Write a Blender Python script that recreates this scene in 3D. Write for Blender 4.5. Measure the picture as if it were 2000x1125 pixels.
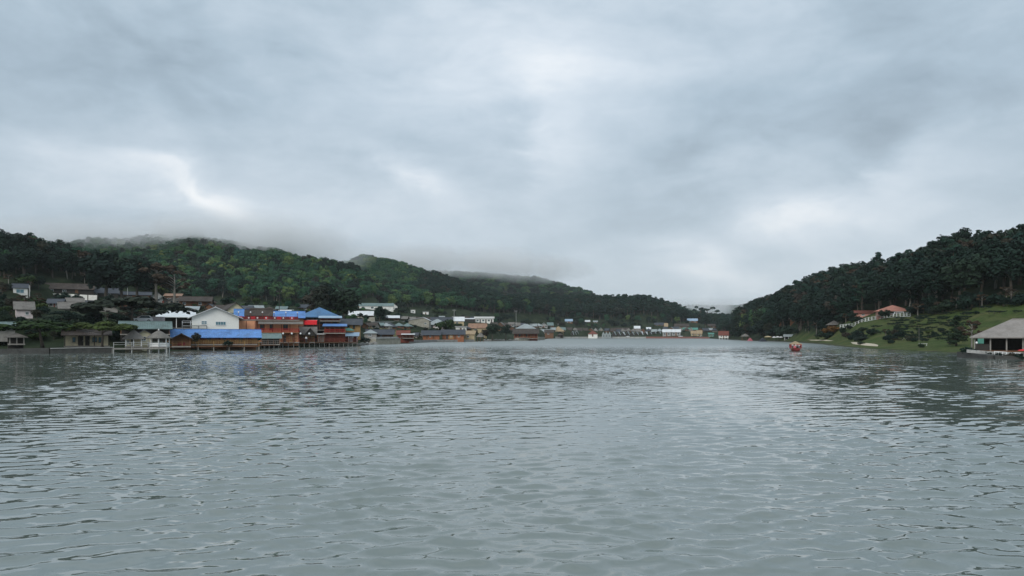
import bpy, math, random
import numpy as np
from mathutils import Vector

for o in list(bpy.data.objects):
    bpy.data.objects.remove(o)
sc = bpy.context.scene
col = sc.collection
R = math.radians
rnd = random.Random(7)

# ---------------------------------------------------------------- camera
F = 1540.0            # focal length in photograph pixels (2000 wide)
HZ = 655.0            # horizon row
CAMZ = 3.2            # eye height above the lake
cam = bpy.data.objects.new('camera', bpy.data.cameras.new('camera'))
col.objects.link(cam)
cam.data.sensor_width = 36.0
cam.data.lens = F / 2000.0 * 36.0
cam.data.shift_y = (HZ - 562.5) / 2000.0
cam.data.clip_start = 0.2
cam.data.clip_end = 30000
cam.location = (0, 0, CAMZ)
cam.rotation_euler = (R(90), 0, 0)
sc.camera = cam

# ---------------------------------------------------------------- world: overcast sky
SUN_EL, SUN_AZ = R(36), R(205)          # azimuth from +Y towards +X
w = bpy.data.worlds.new('World')
sc.world = w
w.use_nodes = True
nt = w.node_tree
w.cycles.sampling_method = 'NONE'
nt.nodes.clear()
def N(t, typ, **kw):
    n = t.nodes.new(typ)
    for k, v in kw.items():
        setattr(n, k, v)
    return n
def setin(t, sock, v):
    if isinstance(v, bpy.types.NodeSocket):
        t.links.new(v, sock)
    else:
        sock.default_value = v
def math_(t, op, a, b=None, c=None, clamp=False):
    n = N(t, 'ShaderNodeMath', operation=op, use_clamp=clamp)
    for i, v in enumerate((a, b, c)):
        if v is not None:
            setin(t, n.inputs[i], v)
    return n.outputs[0]
def vmath(t, op, a, b=None):
    n = N(t, 'ShaderNodeVectorMath', operation=op)
    for i, v in enumerate((a, b)):
        if v is not None:
            setin(t, n.inputs[i], v)
    return n.outputs['Value'] if op in ('DOT_PRODUCT', 'LENGTH', 'DISTANCE') else n.outputs[0]
def noise(t, vec, scale, detail=4, rough=0.5, dist=0.0):
    n = N(t, 'ShaderNodeTexNoise')
    if vec is not None:
        t.links.new(vec, n.inputs['Vector'])
    n.inputs['Scale'].default_value = scale
    n.inputs['Detail'].default_value = detail
    n.inputs['Roughness'].default_value = rough
    n.inputs['Distortion'].default_value = dist
    return n
def ramp(t, fac, stops, interp='LINEAR'):
    n = N(t, 'ShaderNodeValToRGB')
    cr = n.color_ramp
    cr.interpolation = interp
    while len(cr.elements) < len(stops):
        cr.elements.new(0.5)
    for e, (p, c) in zip(cr.elements, stops):
        e.position = p
        e.color = (c[0], c[1], c[2], 1) if len(c) == 3 else c
    setin(t, n.inputs[0], fac)
    return n.outputs[0]
def mixc(t, fac, a, b, blend='MIX'):
    n = N(t, 'ShaderNodeMix', data_type='RGBA', blend_type=blend)
    setin(t, n.inputs[0], fac)
    for s, v in ((n.inputs[6], a), (n.inputs[7], b)):
        setin(t, s, (v[0], v[1], v[2], 1) if isinstance(v, tuple) else v)
    return n.outputs[2]

tc = N(nt, 'ShaderNodeTexCoord')
dirv = vmath(nt, 'NORMALIZE', tc.outputs['Generated'])
mp = N(nt, 'ShaderNodeMapping')
mp.inputs['Scale'].default_value = (1, 1, 2.3)
nt.links.new(dirv, mp.inputs[0])
n1 = noise(nt, mp.outputs[0], 2.4, 5, 0.52, 0.6)
n2 = noise(nt, mp.outputs[0], 6.0, 5, 0.55, 0.5)
n3 = noise(nt, mp.outputs[0], 17.0, 4, 0.6, 0.3)
val = math_(nt, 'ADD', math_(nt, 'MULTIPLY', n1.outputs[0], 0.72), math_(nt, 'MULTIPLY', n2.outputs[0], 0.36))
def pixdir(px, py):
    return Vector(((px - 1000) / F, 1, (HZ - py) / F)).normalized()
wob = vmath(nt, 'SUBTRACT', n2.outputs['Color'], (0.5, 0.5, 0.5))
wn = N(nt, 'ShaderNodeVectorMath', operation='SCALE')
nt.links.new(wob, wn.inputs[0]); wn.inputs['Scale'].default_value = 0.13
wdir = vmath(nt, 'ADD', dirv, wn.outputs[0])
def spot(px, py, a, b, ang, gain):
    """a thin place in the cloud cover: elliptical, ragged by the noise"""
    s = pixdir(px, py)
    e1 = Vector((1, 0, 0)); e1 = (e1 - s * e1.dot(s)).normalized()
    e2 = s.cross(e1) * -1
    if e2.z < 0: e2 = -e2
    ca, sa = math.cos(R(ang)), math.sin(R(ang))
    u, v = e1 * ca + e2 * sa, e2 * ca - e1 * sa
    du = math_(nt, 'SUBTRACT', vmath(nt, 'DOT_PRODUCT', wdir, tuple(u / a)), s.dot(u) / a)
    dv = math_(nt, 'SUBTRACT', vmath(nt, 'DOT_PRODUCT', wdir, tuple(v / b)), s.dot(v) / b)
    q = math_(nt, 'MULTIPLY_ADD', du, du, math_(nt, 'MULTIPLY_ADD', dv, dv, 1.0))
    return math_(nt, 'DIVIDE', gain, math_(nt, 'MULTIPLY', q, q))
SPOTS = [(225, 318, .09, .036, -14, .11), (345, 372, .095, .024, -27, .20), (420, 408, .06, .022, -30, .20),
         (1130, 110, .15, .16, 0, .15), (1060, 190, .06, .11, 25, .11), (830, 355, .06, .022, -40, .26),
         (1760, 330, .10, .06, 15, .26), (1560, 440, .12, .03, 5, .26), (1380, 530, .05, .03, -20, .30), (1450, 575, .10, .02, 0, .18),
         (700, 450, .30, .05, 0, .12), (1080, 330, .06, .10, 20, .12),
         (1330, 300, .18, .06, 25, -.15), (1640, 330, .04, .03, 60, -.16), (300, 150, .30, .09, -20, -.16), (1180, 440, .12, .05, 0, -.06),
         (130, 420, .14, .03, -15, -.08), (1000, 250, .04, .06, 0, -.10), (1720, 130, .26, .12, 0, -.13)]
for s in SPOTS:
    val = math_(nt, 'ADD', val, spot(*s))
sepd = N(nt, 'ShaderNodeSeparateXYZ')
nt.links.new(dirv, sepd.inputs[0])
val = math_(nt, 'ADD', val, math_(nt, 'MULTIPLY', math_(nt, 'SUBTRACT', n3.outputs[0], 0.5), 0.20))
cloud = ramp(nt, val, [(0.26, (.30, .38, .455)), (0.44, (.41, .51, .60)), (0.58, (.51, .605, .695)), (0.74, (.64, .72, .80)), (1.0, (.93, .955, .98))])
# nearer the horizon the cloud is seen through more air: greyer, a touch warmer
lowf = math_(nt, 'SUBTRACT', 1.0, math_(nt, 'MULTIPLY', math_(nt, 'ABSOLUTE', sepd.outputs[2]), 3.6), clamp=True)
cloud = mixc(nt, math_(nt, 'MULTIPLY', lowf, 0.7), cloud, mixc(nt, 0.6, cloud, (.60, .625, .64)))
sky = N(nt, 'ShaderNodeTexSky', sky_type='NISHITA')
sky.sun_disc = False
sky.sun_elevation = SUN_EL
sky.sun_rotation = SUN_AZ
bg1 = N(nt, 'ShaderNodeBackground')
bg1.inputs[1].default_value = 0.08
nt.links.new(sky.outputs[0], bg1.inputs[0])
bg2 = N(nt, 'ShaderNodeBackground')
bg2.inputs[1].default_value = 1.0
nt.links.new(cloud, bg2.inputs[0])
mx = N(nt, 'ShaderNodeMixShader')
mx.inputs[0].default_value = 0.95
nt.links.new(bg1.outputs[0], mx.inputs[1])
nt.links.new(bg2.outputs[0], mx.inputs[2])
wo = N(nt, 'ShaderNodeOutputWorld')
nt.links.new(mx.outputs[0], wo.inputs[0])

# ---------------------------------------------------------------- sun behind the cloud
sl = bpy.data.lights.new('sun', 'SUN')
sl.energy = 1.5
sl.angle = R(40)
sl.color = (1, .97, .93)
so = bpy.data.objects.new('sun', sl)
col.objects.link(so)
sd = Vector((math.sin(SUN_AZ) * math.cos(SUN_EL), math.cos(SUN_AZ) * math.cos(SUN_EL), math.sin(SUN_EL)))
so.rotation_euler = sd.to_track_quat('Z', 'Y').to_euler()
so.location = (0, 0, 400)

sc.view_settings.view_transform = 'Standard'
sc.view_settings.look = 'None'
sc.view_settings.exposure = 0.15
sc.view_settings.gamma = 1.0
sc.view_settings.use_curve_mapping = False
cy = sc.cycles
cy.max_bounces = 10
cy.diffuse_bounces = 3
cy.glossy_bounces = 3
cy.transmission_bounces = 2
cy.volume_bounces = 8
cy.transparent_max_bounces = 8
cy.volume_max_steps = 128
cy.sample_clamp_indirect = 6
cy.use_denoising = True

# ================================================================ terrain
def W(px, py, D):
    """world point at depth D (metres along +Y) seen at photograph pixel (px, py)"""
    return Vector(((px - 1000) / F * D, D, CAMZ + (HZ - py) / F * D))
def DW(py):
    return CAMZ * F / (py - HZ)

SHORE_D = [(-700, 108), (-150, 130), (0, 138), (60, 141), (100, 140.5), (222, 145.5), (330, 152), (360, 162), (420, 172), (505, 186), (545, 203), (600, 212), (650, 226), (700, 243), (728, 279), (776, 291), (800, 312),
           (850, 375), (925, 391), (945, 428), (1010, 463), (1045, 500), (1060, 570), (1072, 760), (1085, 825), (1150, 842), (1210, 838), (1262, 832), (1325, 812), (1385, 776), (1420, 606), (1470, 466), (1520, 411), (1560, 348), (1600, 290), (1650, 216),
           (1700, 185), (1800, 159), (1880, 137), (1940, 118), (2000, 103), (2150, 78), (2500, 46)]
SHORE = [(px, HZ + CAMZ * F / D) for px, D in SHORE_D]
shore_w = [W(px, py, DW(py)) for px, py in SHORE]
poly = np.array([(p.x, p.y) for p in shore_w] + [(90, 20), (80, -300), (-260, -300), (-250, 60)])

def seg_dist(P, A, B):
    """distance of points P (n,2) to segment AB and the parameter along it"""
    AB = B - A
    L = float(AB @ AB)
    t = np.clip(((P - A) @ AB) / L, 0, 1)
    d = P - (A + t[:, None] * AB)
    return np.sqrt((d * d).sum(1)), t
def lake_sd(P):
    """signed distance to the lake shore: positive on land"""
    d = np.full(len(P), 1e9)
    inside = np.zeros(len(P), bool)
    n = len(poly)
    for i in range(n):
        A, B = poly[i], poly[(i + 1) % n]
        d = np.minimum(d, seg_dist(P, A, B)[0])
        c = ((A[1] > P[:, 1]) != (B[1] > P[:, 1]))
        with np.errstate(divide='ignore', invalid='ignore'):
            xx = (B[0] - A[0]) * (P[:, 1] - A[1]) / (B[1] - A[1]) + A[0]
        inside ^= c & (P[:, 0] < xx)
    return np.where(inside, -d, d)

_r = np.random.RandomState(11)
_oct = []
for lam, amp in ((260, 1.0), (150, .6), (80, .33), (42, .17), (21, .08)):
    for k in range(5):
        a = _r.rand() * 2 * np.pi
        _oct.append((np.cos(a) * 2 * np.pi / lam, np.sin(a) * 2 * np.pi / lam, _r.rand() * 6.28, amp / 2.2))
def bumps(P):
    z = np.zeros(len(P))
    for kx, ky, ph, am in _oct:
        z += am * np.sin(P[:, 0] * kx + P[:, 1] * ky + ph)
    return z

# ridge lines: (pixel x, pixel y of the ground crest, depth), half width
RIDGES = [
    ([(-900, 500, 420), (-400, 480, 400), (-120, 490, 380), (0, 497, 370), (60, 502, 375), (120, 516, 380), (200, 536, 385), (290, 553, 385), (380, 588, 380)], 170, 3.0),
    ([(-700, 489, 950), (-300, 489, 930), (0, 501, 900), (100, 501, 880), (190, 511, 850), (250, 503, 850), (310, 492, 860), (390, 488, 870), (450, 493, 880), (520, 506, 890), (580, 524, 900), (650, 543, 920), (720, 579, 930)], 420, 7.0),
    ([(560, 586, 1080), (620, 556, 1080), (660, 535, 1090), (700, 519, 1100), (735, 518, 1100), (790, 531, 1090), (850, 552, 1080), (910, 573, 1070), (1000, 599, 1060), (1080, 615, 1050)], 330, 5.0),
    ([(800, 540, 1800), (900, 543, 1750), (960, 548, 1700), (1020, 553, 1650), (1070, 563, 1600), (1120, 580, 1550), (1180, 604, 1500)], 380, 6.0),
    ([(860, 612, 960), (960, 601, 960), (1060, 598, 965), (1150, 600, 970), (1230, 600, 965), (1275, 603, 950), (1305, 612, 940), (1328, 628, 930)], 105, 2.0),
    ([(1240, 612, 2600), (1340, 606, 2600), (1420, 606, 2600), (1520, 600, 2600), (1700, 590, 2600)], 600, 5.0),
    ([(1300, 637, 1120), (1345, 632, 1110), (1400, 636, 1100), (1470, 634, 1090)], 100, 1.0),
    ([(1405, 645, 720), (1440, 618, 660), (1475, 603, 620), (1510, 597, 580), (1560, 584, 530), (1620, 574, 475), (1680, 568, 430), (1740, 558, 395), (1800, 547, 370), (1860, 545, 355), (1920, 540, 345), (1970, 530, 335), (2040, 530, 325), (2300, 505, 310), (2800, 470, 290)], 215, 3.0),
]
_ridges = []
for pts, hw, nz in RIDGES:
    ws = [W(*p) for p in pts]
    _ridges.append((np.array([(p.x, p.y) for p in ws]), np.array([p.z for p in ws]), hw, nz))

def terrain(P):
    P = np.asarray(P, float)
    t = lake_sd(P)
    far = np.clip((P[:, 1] - 480) / 260, 0, 1)
    tp = np.maximum(t, 0)
    A = 22 * (1 - far) + 13 * far
    with np.errstate(divide='ignore', invalid='ignore'):
        ppx = np.where(P[:, 1] > 1, P[:, 0] / P[:, 1] * F + 1000, -5000)
    mid = np.clip((ppx - 330) / 120, 0, 1) * np.clip((1070 - ppx) / 60, 0, 1)
    LL = 105 - 43 * mid
    st = 3 + 3 * mid
    base = 0.05 + (0.75 + .8 * far) * np.clip(tp / 1.5, 0, 1) + A * (1 - np.exp(-(np.maximum(tp - st, 0)) / LL)) * (1 - far) + far * A * (1 - np.exp(-np.maximum(tp - 22, 0) / 150.0))
    # the tea garden slope keeps low terraces
    right = np.clip((P[:, 0] - 60) / 30, 0, 1) * np.clip((330 - P[:, 1]) / 60, 0, 1)
    stp = 1.35
    q = base / stp
    fr = q - np.floor(q)
    terr = stp * (np.floor(q) + np.clip((fr - .70) / .30, 0, 1))
    base = np.where(t > 12, base + right * 0.9 * (terr - base), base)
    bn = bumps(P)
    z = base + bn * np.clip((tp - 20) / 200, 0, 1) * 1.2
    for pts, hs, hw, nz in _ridges:
        best = np.full(len(P), 1e9); hh = np.zeros(len(P))
        for i in range(len(pts) - 1):
            d, s = seg_dist(P, pts[i], pts[i + 1])
            h = hs[i] + (hs[i + 1] - hs[i]) * s
            m = d < best
            best = np.where(m, d, best); hh = np.where(m, h, hh)
        u = np.clip(best / hw, 0, 1)
        g = (0.5 + 0.5 * np.cos(np.pi * u)) ** 0.85
        zr = hh * g + bn * nz * np.clip(u * 3, 0, 1) * (1 - u)
        zr = zr * (0.25 + 0.75 * np.clip(tp / 50, 0, 1)) * np.clip(tp / 12, 0, 1)
        k = 5.0
        h_ = np.clip(0.5 + 0.5 * (zr - z) / k, 0, 1)
        z = np.where(t > 0, z + (zr - z) * h_ + k * h_ * (1 - h_) * np.clip(tp / 60, 0, 1), z)
    shallow = np.maximum(-3.0, 0.05 + t * 0.45)
    return np.where(t > 0, z, shallow)

def tz(x, y):
    return float(terrain(np.array([[x, y]]))[0])
def ground(px, py, d0=85, d1=1500):
    """where the line of sight through a pixel meets the ground"""
    D = np.concatenate([np.arange(d0, 420, 1.0), np.arange(420, d1, 3.0)])
    P = np.stack([(px - 1000) / F * D, D], 1)
    dz = CAMZ + (HZ - py) / F * D - terrain(P)
    ok = np.nonzero((dz < 0))[0]
    d = D[ok[0]] if len(ok) else 900.0
    x = (px - 1000) / F * d
    return Vector((x, d, tz(x, d)))

# ---------------------------------------------------------------- mesh helpers
def new_mesh(name, V, Fc, smooth=False):
    m = bpy.data.meshes.new(name)
    m.from_pydata([tuple(v) for v in V], [], Fc)
    m.update()
    if smooth:
        m.polygons.foreach_set('use_smooth', [True] * len(m.polygons))
    return m
def grid_mesh(name, X, Y, Z):
    """X, Y, Z arrays of one shape (rows, cols)"""
    r, c = X.shape
    m = bpy.data.meshes.new(name)
    m.vertices.add(r * c)
    m.vertices.foreach_set('co', np.stack([X, Y, Z], 2).reshape(-1).astype(np.float32))
    i = np.arange(r * c).reshape(r, c)
    q = np.stack([i[:-1, :-1], i[:-1, 1:], i[1:, 1:], i[1:, :-1]], 2).reshape(-1, 4)
    m.loops.add(q.size)
    m.loops.foreach_set('vertex_index', q.reshape(-1).astype(np.int32))
    m.polygons.add(len(q))
    m.polygons.foreach_set('loop_start', (np.arange(len(q)) * 4).astype(np.int32))
    m.polygons.foreach_set('use_smooth', np.ones(len(q), bool))
    m.update(calc_edges=True)
    return m
def link(name, mesh, mat=None, parent=None):
    o = bpy.data.objects.new(name, mesh)
    col.objects.link(o)
    if mat is not None and not mesh.materials:
        mesh.materials.append(mat)
    if parent is not None:
        o.parent = parent
    return o
def tag(o, label=None, cat=None, group=None, kind=None):
    if label: o['label'] = label
    if cat: o['category'] = cat
    if group: o['group'] = group
    if kind: o['kind'] = kind
    return o
def empty(name, loc, rz=0):
    o = bpy.data.objects.new(name, None)
    col.objects.link(o)
    o.location = loc
    o.rotation_euler = (0, 0, rz)
    o.empty_display_size = 0.5
    return o

# ---------------------------------------------------------------- materials
def principled(name):
    m = bpy.data.materials.new(name)
    m.use_nodes = True
    t = m.node_tree
    b = t.nodes['Principled BSDF']
    return m, t, b
MATS = {}
def mat(name, rgb, rough=.8, vary=.35, scale=.9, relief=None, rs=.35, spec=.3, dirt=None):
    m, t, b = principled(name)
    tcn = N(t, 'ShaderNodeTexCoord')
    oi = N(t, 'ShaderNodeObjectInfo')
    off = vmath(t, 'ADD', tcn.outputs['Object'], vmath(t, 'MULTIPLY', (37.0, 91.0, 53.0), oi.outputs['Random']) if False else (0, 0, 0))
    n = noise(t, off, scale, 5, .62, .4)
    nf = noise(t, off, scale * 7, 4, .6)
    lo = tuple(c * (1 - vary) for c in rgb); hi = tuple(min(.9, c * (1 + vary * .55)) for c in rgb)
    c1 = ramp(t, n.outputs[0], [(.32, lo), (.5, rgb), (.7, hi)])
    c1 = mixc(t, .35, c1, ramp(t, nf.outputs[0], [(.35, lo), (.65, hi)]))
    if dirt:
        nd = noise(t, off, scale * 1.7, 6, .7, .8)
        c1 = mixc(t, ramp(t, nd.outputs[0], [(.5, (0, 0, 0)), (.68, (.75, .75, .75))]), c1, dirt)
    t.links.new(c1, b.inputs['Base Color'])
    b.inputs['Roughness'].default_value = rough
    b.inputs['Specular IOR Level'].default_value = spec
    if relief:
        if relief in ('rib_x', 'plank', 'rib_y'):
            wv = N(t, 'ShaderNodeTexWave', wave_type='BANDS', bands_direction='Y' if relief == 'rib_y' else 'X', wave_profile='SIN' if relief != 'plank' else 'SAW')
            wv.inputs['Scale'].default_value = rs
            wv.inputs['Distortion'].default_value = 0.0
            t.links.new(off, wv.inputs['Vector'])
            h = wv.outputs[1] if 'Fac' not in wv.outputs else wv.outputs['Fac']
            dist = .05
        else:
            h = noise(t, off, rs, 5, .7).outputs[0]
            dist = .12
        bp = N(t, 'ShaderNodeBump')
        bp.inputs['Strength'].default_value = .6
        bp.inputs['Distance'].default_value = dist
        t.links.new(h, bp.inputs['Height'])
        t.links.new(bp.outputs[0], b.inputs['Normal'])
    MATS[name] = m
    return m

# ---------------------------------------------------------------- ground sheet
def axis(segs):
    out = [segs[0][0]]
    for a, b, st in segs:
        n = max(1, int(round((b - a) / st)))
        out += list(np.linspace(a, b, n + 1)[1:])
    return np.array(out)
gx = axis([(-3400, -2600, 200), (-2600, -1000, 40), (-1000, -300, 10), (-300, 260, 2.4), (260, 900, 10), (900, 2600, 45), (2600, 3400, 200)])
gy = axis([(-900, -40, 60), (-40, 90, 8), (90, 430, 2.2), (430, 900, 5), (900, 1300, 8), (1300, 2900, 30), (2900, 3500, 200)])
GX, GY = np.meshgrid(gx, gy)
gz = terrain(np.stack([GX.ravel(), GY.ravel()], 1)).reshape(GX.shape)
gm = grid_mesh('ground', GX, GY, gz)
# what grows there, as colour zones of the ground itself
PP = np.stack([GX.ravel(), GY.ravel()], 1)
sd_ = lake_sd(PP)
with np.errstate(divide='ignore', invalid='ignore'):
    gpx = np.where(PP[:, 1] > 1, PP[:, 0] / PP[:, 1] * F + 1000, -5000)
def forest_edge():
    line = [(-700, 540), (0, 547), (100, 549), (200, 550), (300, 563), (400, 576), (500, 590), (600, 596), (700, 592), (800, 600), (900, 606), (1000, 613), (1100, 621), (1200, 624), (1300, 627)]
    line2 = [(1560, 655), (1600, 650), (1640, 636), (1700, 616), (1780, 610), (1850, 600), (2000, 584), (2600, 570)]
    fixed = [(1330, 905), (1360, 985), (1400, 985), (1418, 690), (1440, 575), (1475, 485), (1520, 428)]
    xs, ds = [], []
    for px, py in line:
        xs.append(px); ds.append(min(ground(px, py).y, 940))
    for px, D in fixed:
        xs.append(px); ds.append(D)
    for px, py in line2:
        xs.append(px); ds.append(min(ground(px, py).y, 420))
    return np.array(xs), np.array(ds)
FEX, FED = forest_edge()
def edge_depth(px):
    return np.interp(px, FEX, FED)
grass = np.clip((edge_depth(gpx) + 4 - PP[:, 1]) / 6, 0, 1) * (gpx > 1480) * np.clip(sd_ / 1.5, 0, 1) * np.clip((gpx - 1480) / 80, 0, 1)
field = np.exp(-(((gpx - 765) / 45) ** 2) ** 2) * np.exp(-(((PP[:, 1] - 352) / 22) ** 2) ** 2) * (sd_ > 8)
soil = np.clip(1 - np.abs(sd_ - 0.2) / 1.2, 0, 1)
ca = gm.color_attributes.new('zone', 'FLOAT_COLOR', 'POINT')
ca.data.foreach_set('color', np.stack([grass, field, soil, np.ones(len(grass))], 1).reshape(-1).astype(np.float32))
m, t, b = principled('ground_cover')
geo = N(t, 'ShaderNodeNewGeometry')
at = N(t, 'ShaderNodeAttribute', attribute_name='zone')
sp = N(t, 'ShaderNodeSeparateColor')
t.links.new(at.outputs['Color'], sp.inputs[0])
na = noise(t, geo.outputs['Position'], .12, 6, .65, .4)
nb = noise(t, geo.outputs['Position'], 1.3, 5, .7)
scrub = ramp(t, na.outputs[0], [(.3, (.014, .022, .012)), (.5, (.026, .038, .019)), (.64, (.042, .05, .026)), (.78, (.07, .062, .042))])
turf = ramp(t, nb.outputs[0], [(.28, (.030, .050, .015)), (.5, (.055, .086, .024)), (.72, (.09, .12, .036))])
turf = mixc(t, ramp(t, na.outputs[0], [(.42, (0, 0, 0)), (.66, (.85, .85, .85))]), turf, (.115, .115, .045))
nw = noise(t, geo.outputs['Position'], .35, 6, .7, .6)
turf = mixc(t, ramp(t, nw.outputs[0], [(.5, (0, 0, 0)), (.66, (.8, .8, .8))]), turf, (.030, .042, .016))
dry = ramp(t, nb.outputs[0], [(.3, (.11, .12, .045)), (.55, (.20, .18, .085)), (.75, (.25, .22, .13))])
mud = ramp(t, nb.outputs[0], [(.3, (.03, .028, .022)), (.7, (.11, .10, .08))])
c = mixc(t, sp.outputs[0], scrub, turf)
c = mixc(t, sp.outputs[1], c, dry)
c = mixc(t, sp.outputs[2], c, mud)
t.links.new(c, b.inputs['Base Color'])
b.inputs['Roughness'].default_value = .95
b.inputs['Specular IOR Level'].default_value = .1
bp = N(t, 'ShaderNodeBump')
bp.inputs['Strength'].default_value = .9
bp.inputs['Distance'].default_value = .35
t.links.new(nb.outputs[0], bp.inputs['Height'])
t.links.new(bp.outputs[0], b.inputs['Normal'])
tag(link('ground', gm, m), 'hilly ground of scrub, turf and bare soil around the lake', kind='structure')

# ================================================================ lake
rows = [-260., -120, -60, -30, -15, -5, 0, 3, 5, 6]
d = 6.5
while d < 1000:
    rows.append(d)
    d += max(0.045, min(d * d * 0.00026, 0.26 * max(1.0, d / 125.0) ** 4))
rows = np.array(rows)
u = np.linspace(-1, 1, 620)
half = np.maximum(rows, 4) * 0.80 + 5
WX = half[:, None] * u[None, :]
ext = np.array([40., 150., 500.])
WX = np.concatenate([WX[:, :1] - ext[::-1][None, :], WX, WX[:, -1:] + ext[None, :]], 1)
WY = np.repeat(rows[:, None], WX.shape[1], 1)
sx = np.gradient(WX, axis=1); sy = np.gradient(WY, axis=0)
rw = np.random.RandomState(5)
WZ = np.zeros_like(WX); HX = np.zeros_like(WX); HY = np.zeros_like(WX)
# wind patches: rougher and calmer water
calm = 0.75 + 0.35 * np.sin(WX * .11 + .6 * np.sin(WY * .05)) * np.sin(WY * .07 + .8) + .2 * np.sin(WX * .31 + WY * .17)
NW = 104
for k in range(NW):
    if k < 64:      # the wind sea: one dominant wave length, crests nearly across the view
        lam = 0.62 * math.exp(0.36 * rw.randn())
        th = -math.pi / 2 + .10 + rw.randn() * 0.42
        slope = 0.028
    else:           # finer wavelets running every way
        lam = 0.18 * (0.5 / 0.18) ** rw.rand()
        th = -math.pi / 2 + .10 + rw.randn() * 0.8
        slope = 0.0125
    a = slope * lam / (2 * math.pi)
    kx, ky = math.cos(th) * 2 * math.pi / lam, math.sin(th) * 2 * math.pi / lam
    ph = rw.rand() * 6.283
    q = lam / (1.5 * (abs(math.sin(th)) * sy + abs(math.cos(th)) * sx) + 1e-6)
    fade = np.clip(q - 1, 0, 1) * a
    arg = kx * WX + ky * WY + ph
    WZ += fade * np.cos(arg) * calm
    s = np.sin(arg) * fade * 1.1
    HX -= math.cos(th) * s; HY -= math.sin(th) * s
core = np.ones(WX.shape[1]); core[:4] = 0; core[-4:] = 0
WX2 = WX + HX * core; WY2 = WY + HY * core
wm = grid_mesh('lake', WX2, WY2, WZ * core)
m, t, b = principled('lake_water')
geo = N(t, 'ShaderNodeNewGeometry')
sep = N(t, 'ShaderNodeSeparateXYZ')
t.links.new(geo.outputs['Position'], sep.inputs[0])
def slopes(scx, scy, scale, amp, detail, rough):
    mpn = N(t, 'ShaderNodeMapping')
    mpn.inputs['Scale'].default_value = (scx, scy, 1)
    t.links.new(geo.outputs['Position'], mpn.inputs[0])
    nn = noise(t, mpn.outputs[0], scale, detail, rough, .3)
    v = vmath(t, 'SUBTRACT', nn.outputs['Color'], (.5, .5, .5))
    return vmath(t, 'MULTIPLY', v, (amp * .6, amp, 0.0))
mr = N(t, 'ShaderNodeMapRange', interpolation_type='SMOOTHSTEP')
mr.inputs['From Min'].default_value = 25; mr.inputs['From Max'].default_value = 200
t.links.new(sep.outputs[1], mr.inputs['Value'])
s1 = slopes(.9, 1, 2.3, 1.0, 3, .62)     # wind waves too fine for the mesh far out
s2 = slopes(.8, .6, .55, .42, 2, .5)      # groups of waves
s3 = slopes(1, 1, 8, .15, 3, .6)         # small ripples
gust = noise(t, geo.outputs['Position'], .022, 3, .5, .8)
gs = ramp(t, gust.outputs[0], [(.34, (.45, .45, .45)), (.6, (1, 1, 1))])
far_s = vmath(t, 'ADD', s1, s2)
sc1 = N(t, 'ShaderNodeVectorMath', operation='SCALE')
t.links.new(far_s, sc1.inputs[0])
mr3 = N(t, 'ShaderNodeMapRange', interpolation_type='SMOOTHSTEP')
mr3.inputs['From Min'].default_value = 90; mr3.inputs['From Max'].default_value = 420
mr3.inputs['To Min'].default_value = 1; mr3.inputs['To Max'].default_value = .22
t.links.new(sep.outputs[1], mr3.inputs['Value'])
t.links.new(math_(t, 'MULTIPLY', math_(t, 'MULTIPLY', mr.outputs[0], mr3.outputs[0]), gs), sc1.inputs['Scale'])
slick = noise(t, geo.outputs['Position'], .16, 4, .55, 1.2)
sc3 = N(t, 'ShaderNodeVectorMath', operation='SCALE')
t.links.new(s3, sc3.inputs[0])
t.links.new(ramp(t, slick.outputs[0], [(.40, (.12, .12, .12)), (.62, (1, 1, 1))]), sc3.inputs['Scale'])
tot = vmath(t, 'ADD', sc1.outputs[0], sc3.outputs[0])
nrm = vmath(t, 'NORMALIZE', vmath(t, 'ADD', geo.outputs['Normal'], tot))
t.links.new(nrm, b.inputs['Normal'])
b.inputs['Base Color'].default_value = (.145, .174, .152, 1)
mr2 = N(t, 'ShaderNodeMapRange', interpolation_type='SMOOTHSTEP')
mr2.inputs['From Min'].default_value = 110; mr2.inputs['From Max'].default_value = 330
mr2.inputs['To Min'].default_value = .02; mr2.inputs['To Max'].default_value = .36   # waves finer than a far pixel
t.links.new(sep.outputs[1], mr2.inputs['Value'])
t.links.new(mr2.outputs[0], b.inputs['Roughness'])
b.inputs['IOR'].default_value = 2.1
b.inputs['Specular IOR Level'].default_value = .5
tag(link('lake', wm, m), 'grey green rippled lake water', kind='structure')
HAZE = 0.00006
CLOUD = 0.03

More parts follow.
